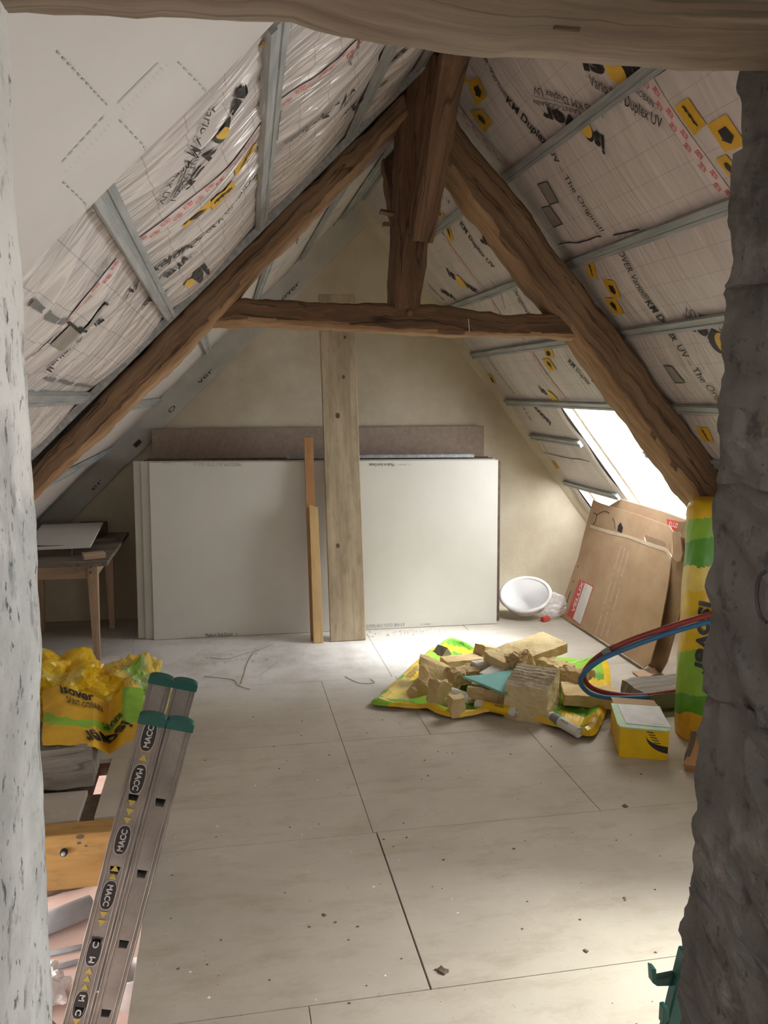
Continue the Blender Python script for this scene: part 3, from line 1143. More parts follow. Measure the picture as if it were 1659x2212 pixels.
dot('R', (1546, 745), 0.055, 0.055, INK, 0.0058)
# right slope, far bay
pr('R', 'OVER V', (921, 405), (969, 448), h=0.05)
pr('R', 'KM Duplex UV', (988, 488), (1062, 583), h=0.055, bold=0.015)
pr('R', 'Original!', (1100, 626), (1140, 683), h=0.055)
pr('R', 'ver', (1079, 536), (1029, 506), h=0.09, bold=0.035)
dot('R', (1086, 545), 0.05, 0.05)
pr('R', 'SAINT-GOBAIN', (1068, 522), (1026, 493), h=0.022, mat=GREY_INK)
pr('R', 'Duplex UV', (1050, 505), (1024, 480), h=0.035, mat=GREY_INK)
pr('R', 'is', (967, 597), (983, 608), h=0.08, bold=0.035)
pr('R', 'ver', (1003, 622), (1030, 640), h=0.07, bold=0.03)
dot('R', (992, 611), 0.05, 0.05)
pr('R', 'ver', (976, 642), (944, 622), h=0.07, bold=0.03)
pr('R', 'Duplex UV', (924, 618), (956, 654), h=0.04, bold=0.015)
square('R', [(934, 457), (948, 457), (955, 470), (942, 472)], 'house')
square('R', [(953, 488), (964, 490), (977, 522), (968, 524)], 'drop')
square('R', [(1168, 757), (1185, 757), (1192, 775), (1176, 777)], 'house')
square('R', [(1167, 779), (1183, 779), (1199, 802), (1185, 804)], 'drop')
square('R', [(1023, 786), (1030, 784), (1046, 812), (1039, 814)], 'word')
square('R', [(1050, 812), (1057, 808), (1070, 830), (1064, 838)], 'house')
square('R', [(1062, 838), (1068, 836), (1079, 854), (1072, 856)], 'drop')
pr('R', 'ISOVER Vario KM', (1042, 768), (1106, 853), h=0.03)
pr('R', 'plex UV', (1115, 867), (1143, 910), h=0.04)
pr('R', 'KM Duplex', (1222, 785), (1268, 836), h=0.055, bold=0.02)
pr('R', 'ver', (1323, 851), (1271, 812), h=0.09, bold=0.035)
pr('R', 'SAINT-GOBAIN', (1310, 828), (1268, 797), h=0.022, mat=GREY_INK)
pr('R', 'is', (1167, 850), (1180, 857), h=0.07, bold=0.03)
dot('R', (1190, 860), 0.05, 0.05)
pr('R', 'isover', (1187, 915), (1140, 868), h=0.07, bold=0.03)
line('R', (1155, 977), (1272, 1000), 0.006, INK, 0.006)
square('R', [(1188, 998), (1194, 997), (1206, 1014), (1198, 1014)], 'word')
line('R', (1052, 606), (1077, 640), 0.006, GREY_INK)
line('R', (1077, 640), (1088, 670), 0.005, GREY_INK)

# left slope, near bay
def quad_px(side, q, z):
    k, ox, oy = z
    return [roof_px(side, x * k + ox, y * k + oy) for x, y in q]


def pq(side, txt, q, z, mat=INK, bold=0.0):
    """print fitted to four corners (baseline start, baseline end, top end, top start)"""
    P = quad_px(side, q, z)
    vs, fs, asp = text_shape(txt, bold)
    d = drape(side, 0.0062)
    mk('lettering', [d(P[0].lerp(P[1], x).lerp(P[3].lerp(P[2], x), y / 0.74)) for x, y in vs], fs, mat, ceil_L if side != 'R' else ceil_R)


def dq(side, q, z, mat, r=0.5, lift=0.0066):
    P = quad_px(side, q, z)
    pts = []
    for k in range(24):
        a = 2 * math.pi * k / 24
        u, v = 0.5 + r * math.cos(a), 0.5 + r * math.sin(a)
        pts.append(P[0].lerp(P[1], u).lerp(P[3].lerp(P[2], u), v))
    poly_print('printed_dot', pts, SN[side], mat, ceil_L if side != 'R' else ceil_R, surf=drape(side, lift))


Z6, Z5 = (0.2049, 280, 150), (0.2411, 60, 380)
pq('L', 'is', [(1180, 235), (1040, 455), (1150, 495), (1262, 165)], Z6, bold=0.05)
dq('L', [(1000, 485), (845, 715), (940, 815), (1130, 510)], Z6, INK, 0.5, 0.0058)
dq('L', [(975, 550), (880, 690), (965, 755), (1090, 585)], Z6, YEL_DOT, 0.52, 0.0072)
pq('L', 'v', [(805, 870), (765, 950), (860, 975), (965, 785)], Z6, bold=0.05)
pq('L', 'er', [(745, 1000), (560, 1280), (640, 1310), (820, 990)], Z6, bold=0.05)
pq('L', 'SAINT-GOBAIN', [(735, 815), (425, 1385), (490, 1385), (798, 805)], Z6)
pq('L', 'Vario KM Duplex UV', [(880, 370), (300, 1415), (350, 1420), (950, 370)], Z6)
line('L', (420, 330), (362, 446), 0.004, INK)
square('L', [(512, 386), (511, 372), (560, 311), (562, 325)], 'word')
square('L', [(458, 455), (456, 435), (507, 395), (510, 408)], 'word')
square('L', [(397, 494), (395, 481), (455, 433), (457, 447)], 'drop')
pr('L', 'Vario\u00ae KM', (546, 386), (441, 500), h=0.06)
pr('L', 'Duplex UV', (436, 506), (282, 645), h=0.06, bold=0.02)
pq('L', 'is', [(1600, 790), (1488, 940), (1535, 955), (1625, 835)], Z5, bold=0.04)
dq('L', [(1490, 930), (1420, 1000), (1440, 1010), (1505, 950)], Z5, YEL_DOT, 0.55)
pq('L', 'ver', [(1255, 1050), (1022, 1230), (1068, 1235), (1330, 1040)], Z5, bold=0.04)
pq('L', 'UV ver', [(1450, 740), (1240, 950), (1300, 965), (1460, 800)], Z5, bold=0.04)
pr('L', 'SAINT-GOBAIN', (430, 545), (340, 620), h=0.04, mat=GREY_INK)
pr('L', 'The Original!', (228, 690), (108, 806), h=0.075, bold=0.01)
pr('L', 'UV \u2013 The Original!', (770, 190), (621, 313), h=0.06)
pr('L', 'Vario KM Duplex', (848, 166), (749, 248), h=0.07, bold=0.02)
pr('L', 'isover', (876, 100), (826, 163), h=0.10, bold=0.03)
pr('L', 'over Vario', (243, 576), (208, 620), h=0.045, mat=GREY_INK)
square('L', [(170, 703), (224, 655), (234, 660), (184, 715)], None, TAN_PATCH)
square('L', [(112, 748), (160, 700), (168, 706), (130, 752)], None, TAN_PATCH)
for a, b in (((224, 655), (236, 661)), ((168, 702), (186, 716)), ((150, 698), (166, 710))):
    line('L', a, b, 0.008, INK)
line('L', (62, 656), (146, 697), 0.016, GREY_INK, 0.006)
line('L', (106, 824), (205, 842), 0.014, GREY_INK, 0.004)
line('L', (617, 252), (606, 316), 0.016, GREY_INK)
line('L', (780, 82), (757, 140), 0.006, GREY_INK)
square('L', [(574, 100), (582, 96), (582, 116), (575, 118)], None)
square('L', [(556, 388), (562, 384), (562, 396), (556, 398)], None)
# left slope, far bay
pr('F', 'ISOVER', (747, 442), (695, 487), h=0.055)
pr('F', 'KM Duplex UV', (672, 508), (591, 591), h=0.05, bold=0.015)
pr('F', 'Vario UV', (625, 560), (590, 605), h=0.04, mat=GREY_INK)
square('F', [(725, 443), (745, 422), (748, 426), (728, 447)], None)
line('F', (648, 505), (644, 530), 0.008, INK)
line('F', (724, 487), (728, 500), 0.012, INK)

# ================================================================== windows in the right slope
def roof_window(name, w, label):
    y0, y1, s0, s1 = w
    t = empty(name, rp('R', (y0 + y1) / 2, s1, -0.2), label, 'window', kind='structure')
    f = 0.035
    slabs('window_frame', 'R', [(y0, y1, s0, s0 + f), (y0, y1, s1 - f, s1), (y0, y0 + f, s0 + f, s1 - f), (y1 - f, y1, s0 + f, s1 - f)], -0.135, -0.10, WFRAME, t)
    slabs('pane', 'R', [(y0 + f, y1 - f, s0 + f, s1 - f)], -0.120, -0.115, GLASS, t)
    # plain white linings of the opening
    slabs('reveal', 'R', [(y0, y0 + 0.010, s0, s1), (y1 - 0.010, y1, s0, s1), (y0 + 0.01, y1 - 0.01, s0, s0 + 0.01)], -0.10, -0.045, WFRAME, t)
    return t


roof_window('window_1', WIN1, 'large bright roof window low in the right slope')
roof_window('window_2', WIN2, 'small bright opening beside the gable, low in the right slope')
roof_window('window_3', WIN3, 'roof window of the near bay, behind the dark stone pillar')


def portal(w):
    ld = bpy.data.lights.new('sky_portal', 'AREA')
    ld.shape = 'RECTANGLE'
    ld.size = w[1] - w[0]; ld.size_y = w[3] - w[2]
    ld.cycles.is_portal = True
    o = bpy.data.objects.new('sky_portal', ld)
    M = Matrix((V((0, 1, 0)), V((0, 1, 0)).cross(-SN['R']) * -1, -SN['R'])).transposed()
    z = -SN['R']; x = V((0, 1, 0)); y = z.cross(x)
    M = Matrix((x, y, z)).transposed().to_4x4()
    M.translation = rp('R', (w[0] + w[1]) / 2, (w[2] + w[3]) / 2, -0.14)
    o.matrix_world = M
    COL.objects.link(o)


for w in (WIN1, WIN2, WIN3):
    portal(w)

# ================================================================== SETTING: doorway wall
def rough_wall(name, prof, z0, z1, mat, dz, amp, seed, label, cat='wall', flare=None, kind='structure'):
    """a vertical rough face: plan profile swept from z0 to z1 with a broken surface"""
    pts = []
    for a, b in zip(prof, prof[1:]):
        n = max(1, int((V(b) - V(a)).length / dz))
        pts += [V(a).lerp(V(b), k / n) for k in range(n)]
    pts.append(V(prof[-1]))
    m = int((z1 - z0) / dz) + 1
    vs, fs = [], []
    for j in range(m):
        z = z0 + (z1 - z0) * j / (m - 1)
        for i, p in enumerate(pts):
            t = (pts[min(i + 1, len(pts) - 1)] - pts[max(i - 1, 0)]).normalized()
            n = V((-t.y, t.x))
            q = V((p.x, p.y, z))
            d = amp * (nz(q, 5, seed) + 0.6 * nz(q, 14, seed + 5) + 0.5 * nz(q, 38, seed + 11))
            if flare: d += flare(q)
            vs.append(V((p.x + n.x * d, p.y + n.y * d, z)))
    k = len(pts)
    for j in range(m - 1):
        for i in range(k - 1):
            q = j * k + i
            fs.append((q, q + 1, q + k + 1, q + k)[::-1])
    return tag(mk(name, vs, fs, mat, smooth=True), label, cat, kind=kind)


rough_wall('wall_left', [(-2.2, 0.80), (-0.30, 0.80), (-0.183, 0.797), (-0.172, 0.788), (-0.17, 0.77), (-0.17, 0.35), (-0.18, 0.30), (-2.2, 0.30)], -0.05, 2.42, JAMB_L, 0.012, 0.004, 3,
           'pale rough plastered doorway side on the left', flare=lambda q: -0.007 * max(0, min(1, (1.45 - q.z) / 0.12)) - 0.004 * max(0, nz(q, 3, 40)))
wall_r = rough_wall('wall_right', [(0.56, 0.30), (0.55, 0.35), (0.55, 0.76), (0.56, 0.785), (0.7, 0.79), (3.6, 0.79)], -0.05, 2.45, MORTAR, 0.02, 0.006, 11, 'dark grey masonry pillar beside the doorway, on the right')
zc = [0.0, 0.28, 0.56, 0.84, 1.105, 1.36, 1.60, 1.80, 1.93, 2.06]
for i, (a, b) in enumerate(zip(zc, zc[1:])):
    hz = b - a
    dx = [-0.002, -0.004, 0.0, -0.003, -0.016, -0.012, -0.004, 0.0, -0.012][i]
    rough_block('stone_block', (0.21, 0.46, hz + 0.010), Matrix.Translation((0.525 + 0.105 - dx * 0.5, 0.575, (a + b) / 2)) @ Matrix.Rotation(0.004 * (i % 3 - 1), 4, 'Z'), STONE, wall_r,
                amp=0.008, cuts=26, freq=24, seed=i * 3.1)
# masonry above the door and the far outer faces of the doorway wall
wbox('wall_front', (-2.2, 0.32, 2.2), (3.6, 0.78, 3.35), RENDER)
tag(bpy.data.objects['wall_front'], 'masonry over the doorway, above the oak lintel', 'wall', kind='structure')
t = empty('lintel', (0.2, 0.6, 2.0), 'broad grey oak lintel across the top of the doorway', 'beam')
beam('front_timber', [(-0.45, 2.19), (0.9, 2.2)], [(-0.45, 1.992), (-0.15, 1.995), (0.05, 2.003), (0.15, 1.999), (0.25, 1.995), (0.4, 1.996), (0.55, 1.998), (0.9, 2.0)], 0.80, 0.605, LINTEL, t, n=60, amp=0.009, seed=2.0)
beam('back_timber', [(-0.45, 2.19), (0.9, 2.2)], [(-0.45, 2.02), (0.2, 2.03), (0.9, 2.035)], 0.592, 0.40, OAK_DARK, t, n=40, amp=0.006, seed=5.0)

q0, q1, q2, q3 = (at_y(1196, 68, 0.70), at_y(1202, 80, 0.70), at_y(1246, 84, 0.70), at_y(1250, 74, 0.70))
tube('iron_staple', catmull([q + V((0, 0, 1.994 - q.z)) for q in (q0, q1, q2, q3)], 4), 0.0022, DARKW, t, 6)
P = catmull([at_x(x, y, 0.514) for x, y in ((1654, 1235), (1640, 1248), (1634, 1285), (1640, 1325), (1656, 1345))], 6)
tube('charcoal_mark', P, 0.0022, INK, wall_r, 5)
# unseen landing behind the viewer, with a ceiling gap added for sky light
boxes('wall_landing', [((-1.6, -1.7, -0.05), (-1.5, 0.3, 2.6)), ((1.7, -1.7, -0.05), (1.8, 0.3, 2.6)), ((-1.6, -1.8, -0.05), (1.8, -1.7, 2.6)),
                       ((-1.6, -1.7, 2.5), (-0.2, 0.34, 2.6)), ((0.9, -1.7, 2.5), (1.8, 0.34, 2.6)), ((-0.2, -1.7, 2.5), (0.9, -1.2, 2.6)), ((-0.2, -0.35, 2.5), (0.9, 0.34, 2.6))], RENDER)
tag(bpy.data.objects['wall_landing'], 'walls and ceiling of the landing behind the doorway', 'wall', kind='structure')

# ================================================================== SETTING: room below, seen through the stair hole
t = boxes('floor_lower', [((-5, -2, -2.6), (5, 10, -2.5))], PINKF)
tag(t, 'dusty pink floor of the room below, seen through the stair hole', 'floor', kind='structure')
t = boxes('wall_lower', [((-5.1, -2, -2.6), (-5, 10, -1.6)), ((-5.1, 9.9, -2.6), (5, 10, -0.2)), ((5, -2, -2.6), (5.1, 10, -0.2)), ((-5, -2.1, -2.6), (5, -2, -0.2)), ((-5.1, -2, -0.5), (-5, 10, -0.2)),
                         ((-5, 6.4, -0.22), (5, 10, -0.12)), ((-5, -2.1, -0.22), (-2.2, 6.4, -0.12)), ((3.6, -2.1, -0.22), (5, 6.4, -0.12))], RENDER)
tag(t, 'pale walls of the room below the attic', 'wall', kind='structure')

# ================================================================== roof truss
truss = empty('roof_truss', (0.8, 3.75, 1.25), 'old oak roof truss of rafters, tie and king post across the attic', 'roof truss')
px_beam('principal_rafter', [(10, 1078), (75, 1008), (200, 872), (290, 777), (372, 690), (470, 592), (567, 495), (660, 403), (755, 312), (876, 200)],
        [(10, 1130), (75, 1076), (140, 1012), (230, 932), (318, 843), (380, 785), (448, 715), (505, 660), (565, 585), (620, 530), (672, 478), (717, 424), (782, 357), (836, 294), (885, 255)],
        3.65, 3.85, OAK, truss, n=110, amp=0.012, seed=1.0, sap=0.74)
px_beam('principal_rafter', [(968, 232), (1090, 384), (1160, 480), (1230, 575), (1355, 735), (1460, 882), (1550, 995), (1660, 1135)],
        [(935, 318), (1000, 408), (1020, 442), (1056, 478), (1072, 508), (1100, 545), (1126, 575), (1146, 608), (1172, 640), (1200, 672), (1252, 735), (1288, 785), (1330, 848), (1380, 912), (1422, 972), (1520, 1100), (1640, 1260)],
        3.65, 3.85, OAK, truss, n=110, amp=0.012, seed=11.0, sap=0.88)
px_beam('collar_tie', [(470, 660), (522, 643), (620, 648), (700, 652), (790, 654), (905, 658), (980, 662), (1030, 670), (1062, 671), (1085, 679), (1150, 677), (1190, 674), (1262, 680)],
        [(440, 702), (470, 703), (560, 702), (680, 706), (780, 712), (880, 718), (980, 724), (1060, 726), (1140, 728), (1200, 726), (1280, 736)], 3.66, 3.84, OAK_DARK, truss, n=100, amp=0.010, seed=21.0, sap=0.80)
vsx = lambda pts, y: [(q.x, q.z) for q in (at_y(a, b, y) for a, b in pts)]
beam('king_post', vsx([(880, 110), (876, 195), (864, 289), (861, 452), (854, 542), (850, 665)], 3.66), vsx([(975, 110), (960, 230), (938, 445), (928, 520), (921, 597), (911, 668)], 3.66),
     3.66, 3.84, OAK_DARK, truss, n=50, amp=0.010, seed=31.0)


def strut(name, a, b, w, th, mat, seed):
    a, b = V(a), V(b)
    M = frame((a + b) / 2, b - a, (1, 0, 0))
    rough_block(name, ((b - a).length, th, w), M, mat, truss, amp=0.010, cuts=16, freq=9, seed=seed)


strut('ridge_brace', (0.862, 3.60, 2.36), (0.885, 3.12, 3.08), 0.10, 0.085, OAK_DARK, 3.0)
strut('ridge_brace', (0.862, 3.90, 2.30), (0.905, 4.66, 3.06), 0.08, 0.08, OAK_DARK, 7.0)
strut('peg', at_y(825, 455, 3.74), at_y(870, 467, 3.76), 0.018, 0.018, OAK, 9.0)
strut('peg', at_y(827, 483, 3.74), at_y(866, 486, 3.76), 0.018, 0.018, OAK, 12.0)
q = at_y(885, 676, 3.66)
tube('peg', [q + V((0, -0.015, 0)), q + V((0, 0.05, 0))], 0.014, OAK, truss, 8)

lq = [at_y(1012, 688, 3.652), at_y(1014, 718, 3.652)]
tube('chalk_mark', [lq[0], lq[1]], 0.0018, LABEL_WHITE, truss, 5)

# ================================================================== boards stacked against the gable
def board(name, x0, x1, yb, lean, z0, z1, th, mat_face, label, group=None, dzr=0.0, cat='plasterboard', edge=None):
    """a sheet standing on its long edge, leaning back by lean at its top"""
    L = z1 - z0
    ang = math.atan2(lean, L)
    vs, fs = box_data(x1 - x0, th, L / math.cos(ang))
    vs, fs = bev_mesh(vs, fs, 0.0015)
    M = Matrix.Translation(((x0 + x1) / 2, yb + th / 2 + lean / 2, (z0 + z1) / 2)) @ Matrix.Rotation(-dzr, 4, 'Y') @ Matrix.Rotation(-ang, 4, 'X')
    mi = []
    for f in fs:
        c = sum((vs[i] for i in f), V()) / len(f)
        mi.append(0 if abs(c.y) > th * 0.499 else 1)
    o = mk(name, vs, fs, mat_face, None, M=M, mats=[mat_face, edge or BOARD_E], midx=mi, loop_uv=box_uv(vs, fs))
    return tag(o, label, cat, group)


B0 = board('plasterboard_sheet', -0.497, 1.955, 5.580, 0.07, 0.002, 1.21, 0.0125, BOARD, 'foremost pale plasterboard sheet of the stack, printed along both edges')
board('plasterboard_sheet', -0.553, 1.94, 5.604, 0.07, 0.002, 1.213, 0.0125, BOARD, 'second plasterboard sheet of the stack, its left edge just showing')
board('plasterboard_sheet', -0.604, 1.95, 5.628, 0.07, 0.002, 1.215, 0.0125, BOARD, 'third plasterboard sheet, whose edge sticks out furthest left')
for k in range(9):
    board('hardboard_sheet', -0.545 + 0.012 * (k % 3), 2.0 - 0.01 * (k % 4), 5.652 + k * 0.029, 0.075, 0.002, 1.195 + 0.006 * ((k * 5) % 4), 0.026, CHIP_D,
          'dark brown sheet packed behind the pale plasterboard, only its top edge showing', 'brown sheets packed behind the plasterboard', cat='board', edge=CHIP_D)
board('hardboard_sheet', -0.505, 1.995, 6.03, 0.075, 0.002, 1.425, 0.014, CHIP, 'tall brown board rising behind the plasterboard stack against the gable', cat='board', edge=CHIP, dzr=0.010)


def on_board(px, py):
    a = math.atan2(0.07, 1.208)
    n = V((0, -math.cos(a), math.sin(a)))
    return plane(px, py, n, n.dot(V((0, 5.580, 0.002)))) , n


def bl(s, p0, p1, h, mat=GREY_INK, bold=0.0):
    a, n = on_board(*p0); b, _ = on_board(*p1)
    lettering(s, a, b, n, mat, B0, h=h, bold=bold, off=0.0015)


bl('PREGYPLAC STD BA13', (522, 1000), (418, 999), 0.024, FAINT_INK)
bl('/// siniat', (378, 1000), (352, 1000), 0.014, FAINT_INK)
bl('/// siniat', (400, 1379), (428, 1378), 0.016, FAINT_INK)
bl('Made in Sud-Ouest', (444, 1376), (503, 1373), 0.026, INK)
bl('6', (508, 1373), (514, 1373), 0.022, FAINT_INK)
bl('Made in Sud-Ouest', (851, 1001), (797, 1001), 0.022, INK)
bl('/// siniat', (888, 1002), (862, 1002), 0.014, FAINT_INK)
bl('PREGYPLAC STD BA13', (773, 1357), (874, 1352), 0.024, FAINT_INK)
bl('/// siniat', (908, 1350), (930, 1349), 0.014, FAINT_INK)

# steel channel lying along the top of the stack
st = empty('steel_channel', (1.1, 5.78, 1.225), 'thin silver steel channel lying on top of the plasterboard stack', 'metal profile')
boxes('web', [((0.43, 5.74, 1.222), (1.80, 5.79, 1.2235))], STEEL, st)
boxes('flange', [((0.43, 5.74, 1.2235), (1.80, 5.7415, 1.243))], STEEL, st)
boxes('flange', [((0.43, 5.7885, 1.2235), (1.80, 5.79, 1.243))], STEEL, st)

# wide scaffold plank
a, b = V((0.809, 5.352, 0.0)), V((0.789, 5.82, 2.36))
Mp = frame((a + b) / 2, b - a, (0, -1, 0))
pk = box('scaffold_plank', ((b - a).length, 0.246, 0.036), Mp, PLANKW, None, 0.004)
tag(pk, 'wide weathered plank standing upright in front of the plasterboard', 'plank')
for x, z, r in ((0.02, 0.35, 0.016), (-0.03, 0.62, 0.011), (0.05, -0.55, 0.013), (-0.05, 0.9, 0.01)):
    pts = [Mp @ V((z + r * 1.3 * math.cos(k * 0.52), x + r * math.sin(k * 0.52), 0.0184)) for k in range(12)]
    mk('knot', pts, [tuple(range(12))], DARKW, pk)

a, b = V((0.588, 5.40, 0.0)), V((0.571, 5.63, 1.375))
bt = box('batten', ((b - a).length, 0.062, 0.026), frame((a + b) / 2, b - a, (0, -1, 0)), PINE_OR, None, 0.0015)
tag(bt, 'long thin orange-brown batten leaning beside the wide plank', 'batten')
a, b = V((0.603, 5.345, 0.0)), V((0.590, 5.505, 0.925))
vs, fs = box_data((b - a).length, 0.066, 0.036)
vs = [V((v.x - (0.02 if v.x > 0 and v.y < 0 else 0), v.y * (0.88 if v.x > 0 else 1), v.z)) for v in vs]
vs, fs = bev_mesh(vs, fs, 0.0015)
bt = mk('batten', vs, fs, PINE, None, M=frame((a + b) / 2, b - a, (0, -1, 0)), loop_uv=box_uv(vs, fs))
tag(bt, 'short pale yellow batten standing in front of the longer batten', 'batten')

# ================================================================== work table with offcuts
tb = empty('work_table', (-1.04, 5.55, 0), 'old worn wooden table with tapered legs by the left roof slope', 'table')
for k, (y0, y1) in enumerate(((5.04, 5.38), (5.384, 5.73), (5.734, 6.12))):
    wbox('top_board', (-1.325, y0, 0.638), (-0.705 + 0.004 * k, y1, 0.664), TOPW, tb, 0.003)
for x in (-0.81, -1.285):
    for y in (5.20, 5.93):
        sx = -1 if x < -1 else 1
        vs = []
        for z, w, o in ((0.0, 0.036, 0.0), (0.52, 0.058, -0.004 * sx), (0.637, 0.06, -0.004 * sx)):
            for i, j in ((-1, -1), (1, -1), (1, 1), (-1, 1)):
                vs.append(V((x + o + i * w / 2, y + j * w / 2, z)))
        fs = [(0, 3, 2, 1), (8, 9, 10, 11)] + [(4 * r + k, 4 * r + (k + 1) % 4, 4 * r + 4 + (k + 1) % 4, 4 * r + 4 + k) for r in (0, 1) for k in range(4)]
        uv = [(v.z, v.x + v.y) for v in vs]
        mk('leg', vs, fs, TABLEW, tb, uvs=uv)
wbox('apron', (-1.255, 5.185, 0.535), (-0.845, 5.207, 0.637), TABLEW, tb, 0.001)
wbox('apron', (-1.255, 5.925, 0.535), (-0.845, 5.945, 0.637), TABLEW, tb, 0.001)
wbox('apron', (-0.815, 5.235, 0.535), (-0.795, 5.895, 0.637), TABLEW, tb, 0.001)
wbox('apron', (-1.30, 5.235, 0.535), (-1.28, 5.895, 0.637), TABLEW, tb, 0.001)
for z in (0.61, 0.575):
    tube('dowel', [V((-0.822, 5.165, z)), V((-0.822, 5.18, z))], 0.007, DARKW, tb, 8)
M = frame((-1.035, 5.56, 0.742), (1, 0.02, 0.015), (0, -0.07, 1))
o = box('plasterboard_offcut', (0.40, 0.66, 0.012), M, BOARD, None, 0.001)
tag(o, 'white plasterboard offcut lying tilted on the wooden table', 'plasterboard')
for nm, c, sz, rz, lab, m in (('wood_offcut', (-0.80, 5.17, 0.682), (0.13, 0.06, 0.034), 0.35, 'small wooden offcut at the front corner of the table', TABLEW),
                              ('wood_offcut', (-0.86, 5.75, 0.676), (0.28, 0.09, 0.022), 0.1, 'flat dark offcut in the middle of the table, right of the white sheet', DARKW),
                              ('wood_offcut', (-0.93, 6.0, 0.71), (0.18, 0.14, 0.09), -0.1, 'thick dark block at the back of the table by the gable', DARKW),
                              ('wood_offcut', (-1.10, 6.02, 0.70), (0.22, 0.05, 0.07), 0.4, 'dark stick under the back of the white sheet on the table', DARKW),
                              ('wood_offcut', (-1.08, 5.3, 0.697), (0.26, 0.06, 0.064), 0.03, 'dark batten propping up the front of the white sheet on the table', DARKW)):
    o = rough_block(nm, sz, Matrix.Translation(c) @ Matrix.Rotation(rz, 4, 'Z'), m, amp=0.002, cuts=3, freq=20)
    tag(o, lab, 'offcut')

# ================================================================== insulation, sheet and offcuts in the middle of the floor
def sheet_z(x, y):
    return 0.006 + 0.012 * (0.5 + noise.noise(V((x * 5, y * 5, 1)))) + 0.022 * max(0, 0.35 - abs(noise.noise(V((x * 6, y * 6, 6)))))


def debris_sheet():
    px = [(65, 525), (110, 470), (170, 420), (280, 315), (390, 215), (480, 150), (575, 95), (660, 130), (760, 165), (960, 185), (1160, 200), (1280, 222), (1390, 240), (1480, 228), (1550, 220), (1585, 280),
          (1595, 340), (1596, 420), (1590, 500), (1578, 550), (1560, 600), (1530, 670), (1470, 745), (1330, 705), (1200, 660), (1090, 625), (980, 590), (850, 585), (720, 600), (600, 610), (500, 590), (420, 560), (330, 552), (200, 548)]
    ring0 = [at_z(780 + a * .3375, 1350 + b * .3375) for a, b in px]
    ring = []
    for i in range(len(ring0)):
        a, b, c, d = ring0[i - 1], ring0[i], ring0[(i + 1) % len(ring0)], ring0[(i + 2) % len(ring0)]
        ring += catmull([a, b, c, d], 4)[4:8]
    c = V((1.50, 4.30, 0))
    vs, fs, mi = [], [], []
    R = 34
    for r in range(R + 1):
        for i, p in enumerate(ring):
            k = r / R
            q = c.lerp(p, k)
            z = sheet_z(q.x, q.y)
            if r >= R - 4:                       # raised, folded-back hem
                front = max(0.0, (4.35 - p.y) / 0.5)
                z += (0.012 + 0.03 * min(1, front)) * (0.5, 0.8, 1.0, 0.8, 0.15)[r - R + 4] * (0.7 + 0.6 * abs(nz(p, 6, 2)))
            vs.append(V((q.x, q.y, z)))
    n = len(ring)
    for r in range(R):
        for i in range(n):
            a, b = r * n + i, r * n + (i + 1) % n
            fs.append((a, b, b + n, a + n))
            q = (vs[a] + vs[b + n]) / 2
            if r >= R - 2:
                mi.append(0 if q.y < 4.1 or noise.noise(q * 3) > 0.0 else 1)
            else:
                t = math.sin(q.x * 9 + q.y * 7) + 0.8 * noise.noise(V((q.x * 4, q.y * 4, 3)))
                left = q.x < 1.25 and q.y > 4.2
                mi.append(3 if left and t > -0.7 else (1 if t > -0.1 else (2 if t > -0.75 else 0)))
    o = mk('plastic_sheet', vs, fs, POLY_G, mats=[FOAM_Y, POLY_G, POLY_DG, POLY_Y2], midx=mi, smooth=False)
    return tag(o, 'yellow and lime plastic wrapper spread on the floor under the insulation scraps', 'plastic sheet')


sh = debris_sheet()
lettering('isover', at_z(890, 1474), at_z(914, 1448), (0, 0, 1), GREY_INK, sh, h=0.07, off=0.03)
SC = 'insulation scraps on the plastic wrapper'


def mid(ax, ay, z=0.0):
    return at_z(780 + ax * .3375, 1350 + ay * .3375, z)


def scrap(name, p, size, rz, label, mat=WOOL, amp=0.012, cat='insulation', rx=0.0, ry=0.0, **kw):
    M = Matrix.Translation(p) @ Matrix.Rotation(rz, 4, 'Z') @ Matrix.Rotation(ry, 4, 'Y') @ Matrix.Rotation(rx, 4, 'X')
    return tag(rough_block(name, size, M, mat, amp=amp, **kw), label, cat)


# large cut block in front, striped top
def bt_taper(c, u):
    return V((c.x * (1.0 - 0.12 * (u.z + 0.5)), c.y, c.z * (1.0 + 0.16 * u.x) + 0.006 * math.sin(u.x * 46) * (u.z > 0.45)))


p = mid(1095, 440, 0.10) + V((0.0, 0.0, 0.0))
o = rough_block('insulation_block', (0.31, 0.23, 0.195), Matrix.Translation(p) @ Matrix.Rotation(math.radians(55), 4, 'Z') @ Matrix.Rotation(-0.06, 4, 'Y'), BLOCK, amp=0.007, cuts=22, freq=16, seed=4,
                taper=bt_taper, mats=[BLOCK, BLOCK_TOP], mfun=lambda c, n: 1 if n.z > 0.6 else 0)
tag(o, 'largest cut block of yellow insulation with a ridged grey-brown top', 'insulation')
